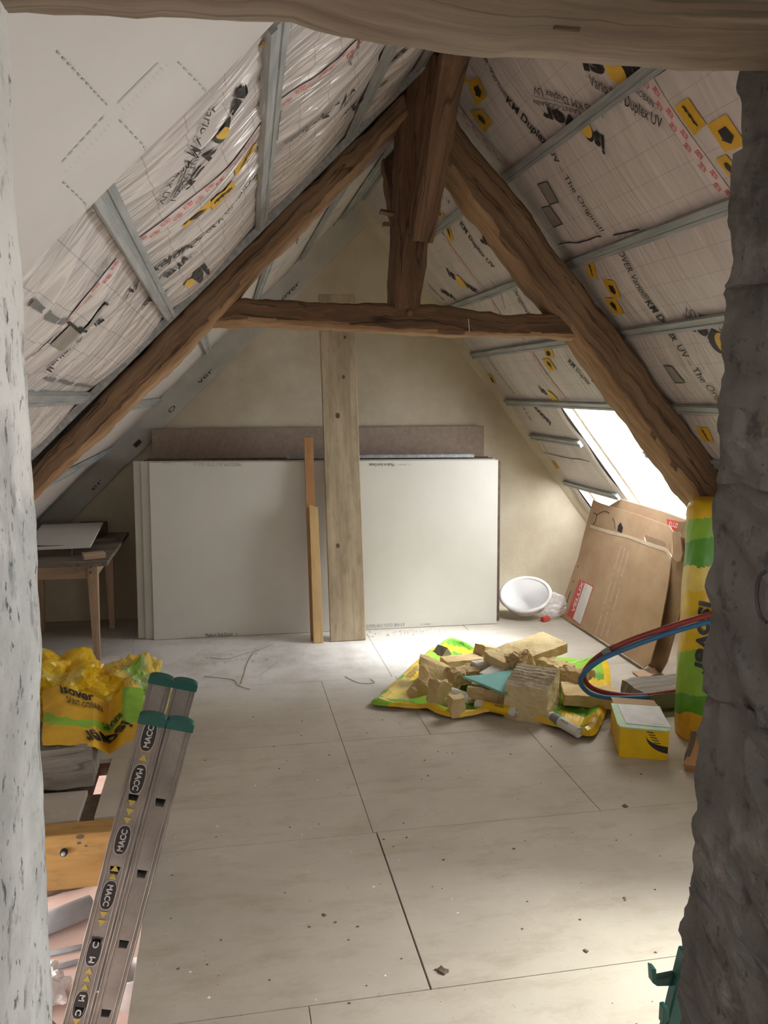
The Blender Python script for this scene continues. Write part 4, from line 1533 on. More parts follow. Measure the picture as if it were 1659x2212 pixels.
# wedge on the left
p = mid(505, 312, 0.09)
o = rough_block('insulation_wedge', (0.24, 0.22, 0.18), Matrix.Translation(p) @ Matrix.Rotation(-0.35, 4, 'Z'), WOOL, amp=0.008, cuts=14, freq=14, seed=8,
                taper=lambda c, u: V((c.x, c.y * (1 - 0.75 * (u.z + 0.5)) + 0.05 * (u.z + .5), c.z * (1 - 0.55 * (u.x + 0.5)) - 0.04 * (u.x + .5))))
tag(o, 'smooth yellow insulation wedge at the left of the scrap pile', 'insulation')
scrap('insulation_slab', mid(1055, 172, 0.195), (0.47, 0.21, 0.055), 0.40, 'long pale insulation slab lying across the top of the pile', WOOL, 0.007, ry=-0.10, rx=0.10, cuts=22, freq=16)
scrap('insulation_tuft', mid(1020, 238, 0.195), (0.12, 0.09, 0.09), 0.4, 'torn brown tuft hanging from the front of the long top slab', WOOL_D, 0.040, cuts=12, freq=22)
scrap('insulation_slab', mid(1462, 452, 0.062), (0.29, 0.22, 0.065), -0.35, 'flat insulation slab at the right end of the wrapper, beneath the hoses', WOOL, 0.010, cuts=12, rx=-0.05)
scrap('insulation_scrap', mid(815, 442, 0.075), (0.21, 0.11, 0.09), -0.42, 'broken insulation lump in front of the teal board', WOOL_D, 0.014, cuts=12)
scrap('insulation_scrap', mid(612, 518, 0.064), (0.075, 0.06, 0.105), 0.1, 'small upright insulation cube at the front hem of the wrapper', WOOL, 0.008)
scrap('insulation_scrap', mid(505, 430, 0.085), (0.10, 0.08, 0.13), 0.3, 'ragged upright scrap leaning on the left insulation wedge', WOOL, 0.020, ry=0.2, cuts=10)
scrap('insulation_scrap', mid(540, 545) + V((-0.01, 0.05, 0.03)), (0.10, 0.07, 0.03), 0.5, 'flat crumb of insulation behind the small upright cube', WOOL, 0.016)
scrap('insulation_scrap', mid(362, 425, 0.035), (0.07, 0.05, 0.05), 0.5, 'tiny insulation crumb behind the brown triangular offcut', WOOL, 0.014)
scrap('insulation_scrap', mid(1175, 258, 0.13), (0.20, 0.13, 0.09), -0.7, 'fibrous scrap behind the largest insulation block', WOOL, 0.022, cuts=12, ry=0.25)
scrap('insulation_scrap', mid(1325, 335, 0.09), (0.25, 0.09, 0.11), -0.75, 'torn fibrous strip right of the largest insulation block', WOOL_D, 0.028, cuts=14, freq=18)
scrap('insulation_scrap', mid(1262, 285, 0.10), (0.18, 0.06, 0.08), -0.8, 'pale strip standing behind the torn fibrous strip', WOOL, 0.016, cuts=10)
scrap('insulation_scrap', mid(648, 320, 0.085), (0.16, 0.11, 0.08), 0.2, 'crumbled insulation between the wedge and the teal board', WOOL_D, 0.026, cuts=12)
scrap('insulation_scrap', mid(745, 292, 0.10), (0.14, 0.06, 0.05), 0.6, 'thin torn strip behind the teal board', WOOL, 0.020, cuts=10)
scrap('insulation_block', mid(795, 188, 0.09), (0.11, 0.10, 0.11), 0.35, 'brown insulation cube at the back, left of the long top slab', WOOL_D, 0.006, ry=0.25)
scrap('board_offcut', mid(645, 245, 0.065), (0.24, 0.12, 0.07), 0.12, 'flat brown slab at the back of the pile, right of the wedge', WOOL_D, 0.006, cat='offcut')
scrap('plasterboard_offcut', mid(785, 252, 0.13), (0.12, 0.09, 0.03), 0.25, 'small grey plasterboard chip beside the teal board', BOARD_E, 0.003, cat='plasterboard', cuts=3)
scrap('plasterboard_offcut', mid(870, 285, 0.15), (0.18, 0.10, 0.014), 0.5, 'grey plasterboard piece under the long top slab', BOARD_E, 0.003, cat='plasterboard', cuts=3, ry=-0.2)
for p, r, sz, lab, m in ((mid(412, 493, 0.012) + V((0, 0.07, 0)), 0.15, 0.072, 'brown triangular offcut at the left front of the wrapper', WOOL_D),
                         (mid(562, 212, 0.02) + V((0, 0.05, 0)), 0.5, 0.045, 'dark triangular offcut at the back left of the pile', DARKW)):
    M = Matrix.Translation(p) @ Matrix.Rotation(r, 4, 'Z') @ Matrix.Rotation(math.radians(90), 4, 'X')
    o = prism('triangular_offcut', [(-sz, 0), (sz, 0), (0.1 * sz, sz * 1.15)], None, 0.09, M, m)
    tag(o, lab, 'offcut')
# teal board: an irregular sheet propped on the pile
A = mid(650, 328, 0.15); Bp = mid(1115, 275, 0.19); Cp = mid(930, 440, 0.14)
x = (Bp - A).normalized(); n_ = (Cp - A).cross(Bp - A).normalized()
if n_.z < 0: n_ = -n_
y_ = n_.cross(x)
loc = lambda P: ((P - A).dot(x), (P - A).dot(y_))
M = Matrix((x, y_, n_)).transposed().to_4x4(); M.translation = A
poly = [loc(A), loc(mid(800, 388, 0.143)), loc(Cp), loc(mid(1030, 352, 0.165)), loc(Bp), loc(mid(985, 285, 0.178)), loc(mid(800, 312, 0.165))]
if sum(poly[i][0] * poly[(i + 1) % 7][1] - poly[(i + 1) % 7][0] * poly[i][1] for i in range(7)) < 0: poly = poly[::-1]
o = prism('plasterboard_offcut', poly, None, 0.0125, M, TEAL)
tag(o, 'teal faced plasterboard offcut in the middle of the pile', 'plasterboard')
e = [A.lerp(Cp, k / 3) for k in range(4)]


def cartridge(a, b, r, body, label, band=None, txt=None):
    a, b = V(a), V(b)
    d = (b - a).normalized()
    t = empty('sealant_cartridge', a.lerp(b, 0.5), label, 'cartridge')
    L = (b - a).length
    M = frame(a, V((0, 0, 1)).cross(d), d)
    M = Matrix((d.orthogonal().normalized(), d.cross(d.orthogonal().normalized()), d)).transposed().to_4x4(); M.translation = a
    lathe('tube_body', [(0, 0), (r * .96, 0), (r, 0.003), (r, L - 0.004), (r * .96, L), (r * .9, L), (r * .9, L - 0.01), (0, L - 0.01)], M, body, t, 20)
    lathe('nozzle', [(r * .3, -0.02), (r * .3, -0.001), (r * .85, 0.0)], M, TUBE_W, t, 12)
    if band:
        lathe('label_band', [(r * 1.012, L * band[0]), (r * 1.012, L * band[1])], M, band[2], t, 20)
    if txt:
        up = V((0, 0, 1)); side = d.cross(up).normalized()
        for q, s in txt:
            c = a + d * L * q
            nn = (-side * (1 if (-side).y < 0 else -1) * 0.6 + up * 0.8).normalized()
            u = nn.cross(d)
            lettering(s, c + nn * r * 1.03 - u * r * 0.25, c + d * 0.055 + nn * r * 1.03 - u * r * 0.25, nn, INK, t, h=r * 0.5, off=0.002)
    return t


cartridge(mid(1215, 585, 0.045), mid(1395, 690, 0.04), 0.027, TUBE_W, 'white sealant cartridge with a dark label at the front right of the wrapper', (0.08, 0.35, GREYT), [(0.45, 'PRO')])
cartridge(mid(985, 560, 0.045), mid(735, 505, 0.045), 0.025, TUBE_W, 'yellow banded sealant cartridge below the teal board', (0.12, 0.80, BOXY), [(0.25, 'SEAL')])
cartridge(mid(690, 470, 0.06), mid(575, 430, 0.06), 0.028, WHITE_P, 'plain white cartridge end poking out left of the teal board')

# ================================================================== cardboard packaging at the right
class Lean:
    """a plane leaning back on the right slope: x = x0 + k z"""
    def __init__(s, x0, k):
        s.x0, s.k = x0, k
        s.n = V((-1, 0, k)).normalized()
        s.up = V((k, 0, 1)).normalized()
        s.M = Matrix((V((0, -1, 0)), s.up, s.n)).transposed().to_4x4()
        s.M.translation = V((x0, 0, 0))
    def p(s, px, py): return plane(px, py, s.n, s.n.dot(V((s.x0, 0, 0))))
    def l(s, px, py):
        q = s.p(px, py) - V((s.x0, 0, 0))
        return (-q.y, q.dot(s.up))


cb = empty('cardboard_box', (2.55, 5.0, 0), 'opened flat cardboard box with a red label leaning under the roof window', 'cardboard')
f1 = Lean(2.50, 0.20)
prism('front_panel', [f1.l(*q) for q in ((1205, 1330), (1300, 1382), (1390, 1442), (1404, 1432), (1425, 1360), (1442, 1270), (1451, 1203), (1440, 1185), (1360, 1157), (1276, 1134), (1240, 1228))][::1], None, 0.006, f1.M, CARD, cb)
f2 = Lean(2.535, 0.168)
hole = [f2.l(*q) for q in ((1391, 1160), (1396, 1156), (1436, 1171), (1440, 1177), (1438, 1184), (1432, 1183), (1394, 1169))]
prism('back_panel', [f2.l(*q) for q in ((1222, 1318), (1390, 1430), (1450, 1215), (1453, 1148), (1447, 1137), (1380, 1112), (1300, 1088), (1281, 1080), (1262, 1150))], [hole], 0.006, f2.M, CARD, cb)
CARD_T = flat('torn_cardboard', (0.62, 0.50, 0.37), 0.9)
te = [f1.p(*q) for q in ((1276, 1134), (1320, 1146), (1360, 1157), (1402, 1171), (1440, 1185), (1451, 1203))]
tv, tf = [], []
for i, q in enumerate(te):
    w = f1.up * (-0.018 - 0.008 * (i % 2))
    tv += [q + f1.n * 0.0016, q + w + f1.n * 0.0016]
mk('torn_edge', tv, [(2 * i, 2 * i + 1, 2 * i + 3, 2 * i + 2) for i in range(5)], CARD_T, cb)
# printed matter on the front panel
def fl(s, p0, p1, h, mat, lean=f1, bold=0.0, par=cb):
    lettering(s, lean.p(*p0), lean.p(*p1), lean.n, mat, par, h=h, off=0.0015, bold=bold, name='lettering')


def fq(nm, pts, mat, lean=f1, off=0.001):
    poly_print(nm, [lean.p(*q) for q in pts], lean.n, mat, cb, off=off)


fq('red_label', [(1225, 1328), (1252, 1251), (1283, 1266), (1254, 1351)], LABEL_RED)
fq('label_panel', [(1238, 1336), (1264, 1259), (1281, 1268), (1254, 1349)], LABEL_WHITE, off=0.0016)
fl('VELUX', (1239, 1325), (1262, 1258), 0.042, LABEL_WHITE, bold=0.02)
for k in range(3):
    fl('GGL 0' + str(k + 4), (1243 + 4 * k, 1337 + 3 * k), (1249 + 4 * k, 1320 + 3 * k), 0.012, INK)
for k, s in enumerate(('Window - Fenster - Fen\u00eatre', 'Fenestra - Ventana - Finestra', 'Okno - Vindue - F\u00f6nster')):
    a0, b0 = V((1288 + 12 * k, 1372 + 2 * k)), V((1346 + 8 * k, 1170 + 6 * k))
    ws = s.split()
    tot = sum(len(w) + 1.2 for w in ws)
    pos = 0.0
    for w in ws:
        fl(w, tuple(a0.lerp(b0, pos / tot)), tuple(a0.lerp(b0, (pos + len(w)) / tot)), 0.022, WHITE_INK)
        pos += len(w) + 1.2
for q0, q1 in (((1224, 1302), (1233, 1277)), ((1238, 1258), (1240, 1254)), ((1248, 1226), (1250, 1222)), ((1206, 1330), (1212, 1334)), ((1219, 1310), (1222, 1305))):
    a, b = f1.p(*q0), f1.p(*q1)
    w = V((0, -1, 0)) * 0.005
    poly_print('staple_slot', [a - w, b - w, b + w, a + w], f1.n, DARK, cb, off=0.001)


def pen(pts, lean, w=0.006):
    P = catmull([lean.p(*q) for q in pts], 5)
    tube('pen_stroke', [p + lean.n * 0.001 for p in P], w / 2, INK, cb, 5)


pen([(1283, 1108), (1289, 1113), (1286, 1127), (1281, 1132)], f2)
pen([(1289, 1113), (1300, 1106), (1310, 1105), (1316, 1109)], f2)
pen([(1324, 1119), (1328, 1130), (1329, 1142)], f2)
poly_print('hand_hole', [f2.p(*q) for q in ((1341, 1128), (1346, 1140), (1343, 1152), (1334, 1147), (1335, 1136))], f2.n, DARK, cb, off=0.001)
# lower flap folded on the floor
vs = [at_z(1366, 1450, 0.012), at_z(1415, 1441, 0.02), at_z(1421, 1455, 0.012), at_z(1385, 1466, 0.01)]
vs2 = [v - V((0, 0, 0.006)) for v in vs]
a, b = bev_mesh(vs + vs2, [(0, 1, 2, 3), (7, 6, 5, 4), (0, 4, 5, 1), (1, 5, 6, 2), (2, 6, 7, 3), (3, 7, 4, 0)], 0)
mk('bottom_flap', a, b, CARD, cb)
c2 = empty('cardboard_box', (2.7, 4.9, 0), 'second cardboard box behind, half hidden beside the tall yellow bale', 'cardboard')
g1 = Lean(2.60, 0.06)
prism('side_panel', [g1.l(*q) for q in ((1398, 1436), (1426, 1454), (1440, 1430), (1478, 1290), (1503, 1140), (1502, 1124), (1466, 1128), (1456, 1160), (1448, 1240))], None, 0.008, g1.M, CARD_D, c2)
g2 = Lean(2.585, 0.055)
g3 = Lean(2.61, 0.10)
prism('torn_flap', [g2.l(*q) for q in ((1452, 1150), (1453, 1205), (1462, 1214), (1470, 1212), (1474, 1195), (1470, 1160), (1466, 1148))], None, 0.012, g2.M, CARD, c2)
prism('folded_flap', [g2.l(*q) for q in ((1471, 1160), (1490, 1167), (1502, 1135), (1506, 1126), (1484, 1120), (1478, 1140))], None, 0.012, g2.M, CARD, c2)
prism('top_flap', [g3.l(*q) for q in ((1310, 1096), (1440, 1140), (1455, 1147), (1478, 1152), (1486, 1124), (1430, 1104), (1340, 1078))], None, 0.008, g3.M, CARD, c2)
lettering('ELUX', g3.p(1446, 1136), g3.p(1468, 1142), g3.n, LABEL_WHITE, c2, h=0.03, off=0.003)
poly_print('red_label', [g3.p(*q) for q in ((1440, 1121), (1474, 1128), (1468, 1150), (1444, 1140))], g3.n, LABEL_RED, c2, off=0.0015)

# ================================================================== tub in a clear bag
tubg = empty('plastic_tub', (2.26, 5.80, 0), 'round white plastic tub tipped on its side beside the plasterboard stack', 'tub')
ax = V((-0.25, -0.42, 0.87)).normalized()
M = frame((2.225, 5.73, 0.165), ax.cross(V((0, 0, 1))), ax)
M = Matrix((ax.cross(V((0, 0, 1))).normalized(), ax.cross(ax.cross(V((0, 0, 1))).normalized()), ax)).transposed().to_4x4(); M.translation = V((2.235, 5.74, 0.172))
lathe('wall', [(0.178, 0.0), (0.16, -0.075), (0.15, -0.085), (0.0, -0.087), (0.0, -0.080), (0.148, -0.077), (0.171, 0.0)], M, WHITE_P, tubg, 40)
lathe('rim', [(0.171, -0.006), (0.196, -0.010), (0.202, 0.0), (0.198, 0.010), (0.182, 0.014), (0.171, 0.008), (0.171, -0.006)], M, WHITE_P, tubg, 40)


lathe('film_cover', [(0.0, 0.004), (0.09, 0.001), (0.172, 0.006)], M, FILM, tubg, 30)


def film_bag():
    bm = bmesh.new()
    bmesh.ops.create_icosphere(bm, subdivisions=4, radius=1.0)
    for v in bm.verts:
        c = v.co.copy()
        d = 1 + 0.18 * abs(nz(c, 2.5, 4)) + 0.12 * nz(c, 5, 9) + 0.06 * abs(nz(c, 11, 14))
        v.co = V((c.x * 0.135 * d, c.y * 0.14 * d, 0.088 + c.z * 0.085 * d))
        v.co.z = max(0.001, v.co.z)
    bm.verts.index_update()
    vs = [v.co + V((2.43, 5.72, 0)) for v in bm.verts]
    fs = [tuple(v.index for v in f.verts) for f in bm.faces]
    bm.free()
    o = mk('plastic_bag', vs, fs, FILM)
    return tag(o, 'crumpled clear plastic bag on the floor against the white tub', 'plastic bag')


film_bag()
o = rough_block('red_packet', (0.06, 0.035, 0.03), Matrix.Translation((2.335, 5.58, 0.02)) @ Matrix.Rotation(0.4, 4, 'Z'), LABEL_RED, amp=0.003, cuts=4)
tag(o, 'small red packet lying below the white tub', 'packet')

# ================================================================== hoses
hp = [(1620, 1312, 3.22, 0), (1545, 1325, 3.26, 0), (1450, 1353, 3.36, 0), (1360, 1384, 3.5, 0), (1300, 1413, 3.6, 0), (1268, 1442, 3.68, 0), (1262, 1466, 3.74, 0), (1282, 1488, 3.78, 0), (1330, 1500, 3.80, 0), (1385, 1503, 3.80, 0), (1440, 1496, 3.82, 0), (1490, 1488, 3.84, 0)]
P = catmull([at_y(a, b, y) for a, b, y, _ in hp], 8)
o = tube('hose', P, 0.0135, HOSE_R, n=12)
tag(o, 'dark red hose curving out from behind the stone pillar', 'hose')
hp = [(1620, 1328, 3.22), (1545, 1340, 3.26), (1450, 1366, 3.36), (1360, 1398, 3.49), (1300, 1424, 3.57), (1264, 1452, 3.63), (1254, 1474, 3.68), (1272, 1496, 3.71), (1305, 1506, 3.73), (1345, 1508, 3.76), (1400, 1506, 3.79)]
P2 = catmull([at_y(a, b, y) for a, b, y in hp], 8)
o = tube('hose', P2, 0.0125, HOSE_B, n=12)
tag(o, 'blue hose looping just below the dark red hose', 'hose')
a = at_y(1306, 1404, 3.595); b = at_y(1328, 1402, 3.56)
o = rough_block('tape_wrap', (0.045, 0.06, 0.05), frame((at_y(1318, 1408, 3.575)), (at_y(1340, 1396, 3.53) - at_y(1298, 1420, 3.61)), (0, 0, 1)), GREYT, amp=0.003, cuts=5)
tag(o, 'grey tape holding the red and blue hoses together', 'tape')

# ================================================================== yellow carton with papers
A0, A1, A2 = V((1.793, 3.345, 0)), V((2.012, 3.265, 0)), V((1.925, 3.66, 0))
ux = (A1 - A0).normalized(); uy = V((-ux.y, ux.x, 0))
M = Matrix((ux, uy, V((0, 0, 1)))).transposed().to_4x4(); M.translation = A0
ct = empty('yellow_carton', A0 + ux * 0.11 + uy * 0.16, 'yellow cardboard carton on the floor with a mint folder on top', 'carton')
W, D, H = 0.222, 0.33, 0.147
box('carton_body', (W, D, H), M @ Matrix.Translation((W / 2, D / 2, H / 2)), BOXY, ct, 0.002)
prism('lid_flap', [(0.005, D * 0.9), (W - 0.005, D * 0.9), (W - 0.01, D * 1.12), (0.0, D * 1.15)], None, 0.003, M @ Matrix.Translation((0, 0, H + 0.004)), CARD, ct)
Mf = M @ Matrix.Translation((0, 0, 0)) @ Matrix.Rotation(math.radians(90), 4, 'X')     # front face: local x right, y up, z out
arc = [(0.115 + 0.075 * 0, 0.0)]
outer = [(0.118 + 0.115 * (1 - math.cos(t)) * 1.0, 0.118 - 0.085 * math.sin(t)) for t in [k * math.pi / 2 / 10 for k in range(11)]]
inner = [(0.118 + 0.115 * (1 - math.cos(t)), 0.118 - 0.052 * math.sin(t)) for t in [k * math.pi / 2 / 10 for k in range(11)]][::-1]
o_ = [(min(x, W - 0.002), y) for x, y in outer + inner[:-1]]
prism('printed_swoosh', o_, None, 0.0008, Mf @ Matrix.Translation((0, 0, 0.0012)), INK, ct)
for k in range(6):
    x0 = 0.126 + 0.0085 * k
    yy = 0.135 - 0.0125 * k
    prism('printed_bar', [(x0 - 0.005, yy), (x0 + 0.026, yy - 0.003), (x0 + 0.026, yy - 0.007), (x0 - 0.005, yy - 0.0035)], None, 0.0008, Mf @ Matrix.Translation((0, 0, 0.0012)), INK, ct)
r = 0.03
fo = prism('folder', [(-0.01, -0.012 + r), (-0.002, -0.006), (r, -0.014), (W - 0.02, -0.02), (W + 0.004, -0.008), (W + 0.004, D * 0.86), (-0.01, D * 0.86)], None, 0.006, M @ Matrix.Translation((0, 0, H + 0.0075)), MINT)
tag(fo, 'mint green folder lying on the yellow carton', 'folder')
pp = prism('paper_sheet', [(0.03, 0.03), (W + 0.01, 0.012), (W - 0.005, D * 0.82), (0.02, D * 0.80)], None, 0.0015, M @ Matrix.Translation((0, 0, H + 0.0105)), PAPER)
tag(pp, 'white paper sheet on top of the mint folder', 'paper')
lettering('RAPPORT', (M @ V((0.15, 0.035, H + 0.0105))), (M @ V((0.205, 0.03, H + 0.0105))), (0, 0, 1), FAINT_INK, pp, h=0.012)

# wooden slab behind the carton
o = rough_block('timber_slab', (0.46, 0.26, 0.085), Matrix.Translation((2.40, 3.94, 0.064)) @ Matrix.Rotation(0.12, 4, 'Z'), GREYW, amp=0.012, cuts=12, freq=8)
tag(o, 'grey weathered timber slab behind the yellow carton', 'timber')
for k, (p, sz, rz, ry, lab, m) in enumerate(((at_z(1497, 1636, 0.05), (0.14, 0.05, 0.06), 0.9, -0.5, 'splintered pale wood offcut at the foot of the tall yellow bale', PINE_OR),
                                             (at_z(1492, 1618, 0.085), (0.16, 0.022, 0.03), 0.8, -0.75, 'thin dark splinter lying across the pale wood offcut', DARKW))):
    o = rough_block('wood_splinter', sz, Matrix.Translation(p) @ Matrix.Rotation(rz, 4, 'Z') @ Matrix.Rotation(ry, 4, 'Y'), m, amp=0.008, cuts=6)
    tag(o, lab, 'offcut')

# ================================================================== tall insulation bale at the right
def bale():
    cx0, cy0, H, R = 2.345, 3.50, 1.19, 0.15
    n, mz = 90, 150
    vs, fs, mi = [], [], []
    for j in range(mz + 1):
        z = H * j / mz
        e = 1.0 - 0.18 * max(0, (j / mz - 0.95) / 0.05) ** 2 - 0.06 * max(0, 1 - j / 10)
        for k in range(n):
            a = 2 * math.pi * k / n
            rr = R * e * (1 + 0.03 * noise.noise(V((math.cos(a) * 2, math.sin(a) * 2, z * 4))) + 0.02 * noise.noise(V((math.cos(a) * 7, math.sin(a) * 7, z * 11))))
            vs.append(V((cx0 + rr * math.cos(a) * 1.0, cy0 + rr * 1.15 * math.sin(a), z)))
    for j in range(mz):
        for k in range(n):
            a, b = j * n + k, j * n + (k + 1) % n
            fs.append((a, b, b + n, a + n))
            z = H * (j + .5) / mz + 0.06 * math.sin(2 * math.pi * k / n + 0.5) + 0.02 * noise.noise(V((k * .13, j * .06, 3)))
            mi.append(0 if z > 1.08 else 1 if z > 0.97 else 2 if z > 0.84 else 3 if z > 0.72 else 0 if z > 0.42 else 1 if z > 0.20 else 2 if z > 0.10 else 4)
    fs.append(tuple(range(n))[::-1]); mi.append(4)
    k0 = mz * n
    vs.append(V((cx0, cy0, H + 0.012)))
    for k in range(n):
        fs.append((k0 + k, k0 + (k + 1) % n, len(vs) - 1)); mi.append(0)
    o = mk('insulation_bale', vs, fs, FOAM_Y, mats=[FOAM_Y, POLY_G, POLY_DG, POLY_Y2, YEL_INK], midx=mi, smooth=True)
    tag(o, 'tall yellow and green wrapped insulation bale standing by the stone pillar', 'insulation bale')

    def wrap(s, z0, z1, ang, h, bold=0.0):
        vs_, fs_, asp = text_shape(s, bold)
        out = []
        for x, y in vs_:
            z = z0 + (z1 - z0) * x
            a = ang + (y * h / 0.72) / R * (1 if z1 < z0 else -1)
            out.append(V((cx0 + (R + 0.009) * math.cos(a), cy0 + (R * 1.15 + 0.009) * math.sin(a), z)))
        mk('lettering', out, fs_, INK, o)
    wrap('isover', 0.72, 0.36, math.radians(208), 0.075, 0.03)
    wrap('SAINT-GOBAIN', 0.70, 0.45, math.radians(228), 0.03)
    wrap('LAINE', 0.95, 0.80, math.radians(246), 0.03, 0.02)
    wrap('VERRE', 0.68, 0.52, math.radians(246), 0.03, 0.02)


bale()

# ================================================================== left: stair hole, joists, block, wrapper
tj = empty('trimmer_joist', (-0.9, 3.15, -0.22), 'varnished yellow joist along the far side of the stair hole', 'joist')
wbox('joist_timber', (-2.1, 3.10, -0.235), (-0.30, 3.195, -0.006), YELW, tj, 0.004)
tube('bolt', [V((-0.636, 3.085, -0.075)), V((-0.636, 3.105, -0.075))], 0.014, DARK, tj, 10)
tube('bolt_head', [V((-0.636, 3.078, -0.075)), V((-0.636, 3.09, -0.075))], 0.008, STEEL, tj, 8)
for x, z, r in ((-0.575, -0.02, 0.016), (-0.58, -0.045, 0.009), (-0.555, -0.06, 0.006)):
    mk('knot', [V((x + r * math.cos(k * .6), 3.0985, z + r * .6 * math.sin(k * .6))) for k in range(10)], [tuple(range(10))], DARKW, tj)
o = rough_block('timber_block', (0.36, 0.33, 0.182), Matrix.Translation((-0.765, 3.63, 0.094)) @ Matrix.Rotation(0.03, 4, 'Z'), GREYW, amp=0.009, cuts=12, freq=9, seed=6)
tag(o, 'squared grey timber block beside the stair hole, in front of the yellow wrapper', 'timber')


def crumpled(name, c, size, seed, mats, label, cat, sub=5, parent=None, flat_z=0.0):
    bm = bmesh.new()
    bmesh.ops.create_icosphere(bm, subdivisions=sub, radius=1.0)
    for v in bm.verts:
        p = v.co.copy()
        d = 0.72 + 0.42 * abs(noise.noise(p * 1.6 + V((seed, 0, 0)))) * 1.6 + 0.20 * abs(noise.noise(p * 3.7 + V((0, seed, 0)))) + 0.10 * abs(noise.noise(p * 8 + V((0, 0, seed))))
        q = V((p.x * size[0] * d, p.y * size[1] * d, p.z * size[2] * d + size[2] * 0.75))
        q.z = max(flat_z, q.z)
        v.co = q + V(c)
    bm.normal_update()
    bm.verts.index_update()
    vs = [v.co.copy() for v in bm.verts]
    fs = [tuple(v.index for v in f.verts) for f in bm.faces]
    mi = []
    for f in bm.faces:
        q = f.calc_center_median()
        t = noise.noise(V((q.x * 5 + seed, q.y * 5, q.z * 7)))
        mi.append(mats[1](q, t))
    bm.free()
    o = mk(name, vs, fs, mats[0][0], parent, mats=mats[0], midx=mi)
    if label: tag(o, label, cat)
    return o


crumpled('plastic_wrapper', (-0.83, 4.24, 0.0), (0.26, 0.22, 0.21), 3.0, ([FOAM_Y, POLY_Y2], lambda q, t: 1 if t > 0.22 else 0), 'tall crumpled yellow plastic wrapper by the left doorway side', 'plastic wrapper')
crumpled('plastic_wrapper', (-0.49, 4.30, 0.0), (0.20, 0.18, 0.17), 11.0, ([POLY_Y2, POLY_G, POLY_PG, FOAM_Y], lambda q, t: 1 if t > 0.2 else (2 if t > 0.08 else (0 if t > -0.25 else 3))),
         'low crumpled yellow and lime wrapper behind the ladder top', 'plastic wrapper')


def printed_wrapper():
    """flattened printed wrapper hanging over the timber block"""
    pts = {}
    vs, fs, mi = [], [], []
    nx, ny = 46, 30
    for i in range(nx + 1):
        for j in range(ny + 1):
            u, v = i / nx, j / ny
            dip = max(0, 1 - abs(u - 0.66) / 0.15)
            py = 1613 + 22 * dip - (118 + 10 * math.sin(u * 9)) * v
            if u > 0.72: py -= 16 * (u - 0.72) / 0.28 * (1 - v)
            q = at_y(92 + 218 * u, py, 3.485 + 0.42 * v + 0.1 * dip * (1 - v))
            q.z = max(0.008, q.z) + 0.006
            q.y += 0.030 * noise.noise(V((u * 5, v * 3, 2))) + 0.022 * abs(noise.noise(V((u * 4, v * 9, 8))))
            vs.append(q); pts[i, j] = vs[-1]
    for i in range(nx):
        for j in range(ny):
            a = i * (ny + 1) + j
            fs.append((a, a + ny + 1, a + ny + 2, a + 1))
            u, v = (i + .5) / nx, (j + .5) / ny
            mi.append(1 if (u > 0.78 and v > 0.3) or (0.42 < v + 0.1 * math.sin(u * 5) < 0.58 and u < 0.8) else (2 if u > 0.72 and v > 0.25 else 0))
    o = mk('plastic_wrapper', vs, fs, POLY_Y2, mats=[YEL_INK, POLY_G, FOAM_Y], midx=mi, smooth=False)
    tag(o, 'printed yellow and green insulation wrapper folded over the timber block', 'plastic wrapper')

    def onw(u, v):
        i, j = min(nx, max(0, u * nx)), min(ny, max(0, v * ny))
        a, b = int(min(nx - 1, i)), int(min(ny - 1, j))
        p = pts[a, b].lerp(pts[a + 1, b], i - a).lerp(pts[a, b + 1].lerp(pts[a + 1, b + 1], i - a), j - b)
        return p + V((0, -0.005, 0.006))

    def wt(s, u0, v0, u1, v1, h, bold=0.0):
        vs_, fs_, asp = text_shape(s, bold)
        d = math.hypot(u1 - u0, v1 - v0)
        nu, nv = -(v1 - v0) / d, (u1 - u0) / d
        mk('lettering', [onw(u0 + (u1 - u0) * x + nu * y * h, v0 + (v1 - v0) * x + nv * y * h) for x, y in vs_], fs_, INK, o)
    wt('SAINT-GOBAIN', 0.24, 0.70, 0.60, 0.74, 0.16, 0.01)
    wt('isover', 0.80, 0.42, 0.38, 0.22, 0.34, 0.03)
    wt('isover', 0.18, 0.86, 0.52, 0.90, 0.2, 0.03)
    wt('KRAFT', 0.76, 0.62, 0.58, 0.56, 0.15, 0.02)


printed_wrapper()

# ------------------------------------------------------------------ extension ladder rising from the stair hole
ld = empty('extension_ladder', (-1.1, 2.62, -2.5), 'dirty aluminium two-part ladder with green caps rising out of the stair hole', 'ladder')
LY0, LY1 = 2.45, 2.80
top_a, bot_a = at_y(330, 1556, LY0), at_y(163, 2212, LY0)
dl = (bot_a - top_a).normalized()               # down along the stile
wl = V((0, 1, 0)).cross(dl).normalized()
if wl.x < 0: wl = -wl
LEN = 3.25
SW = 0.077


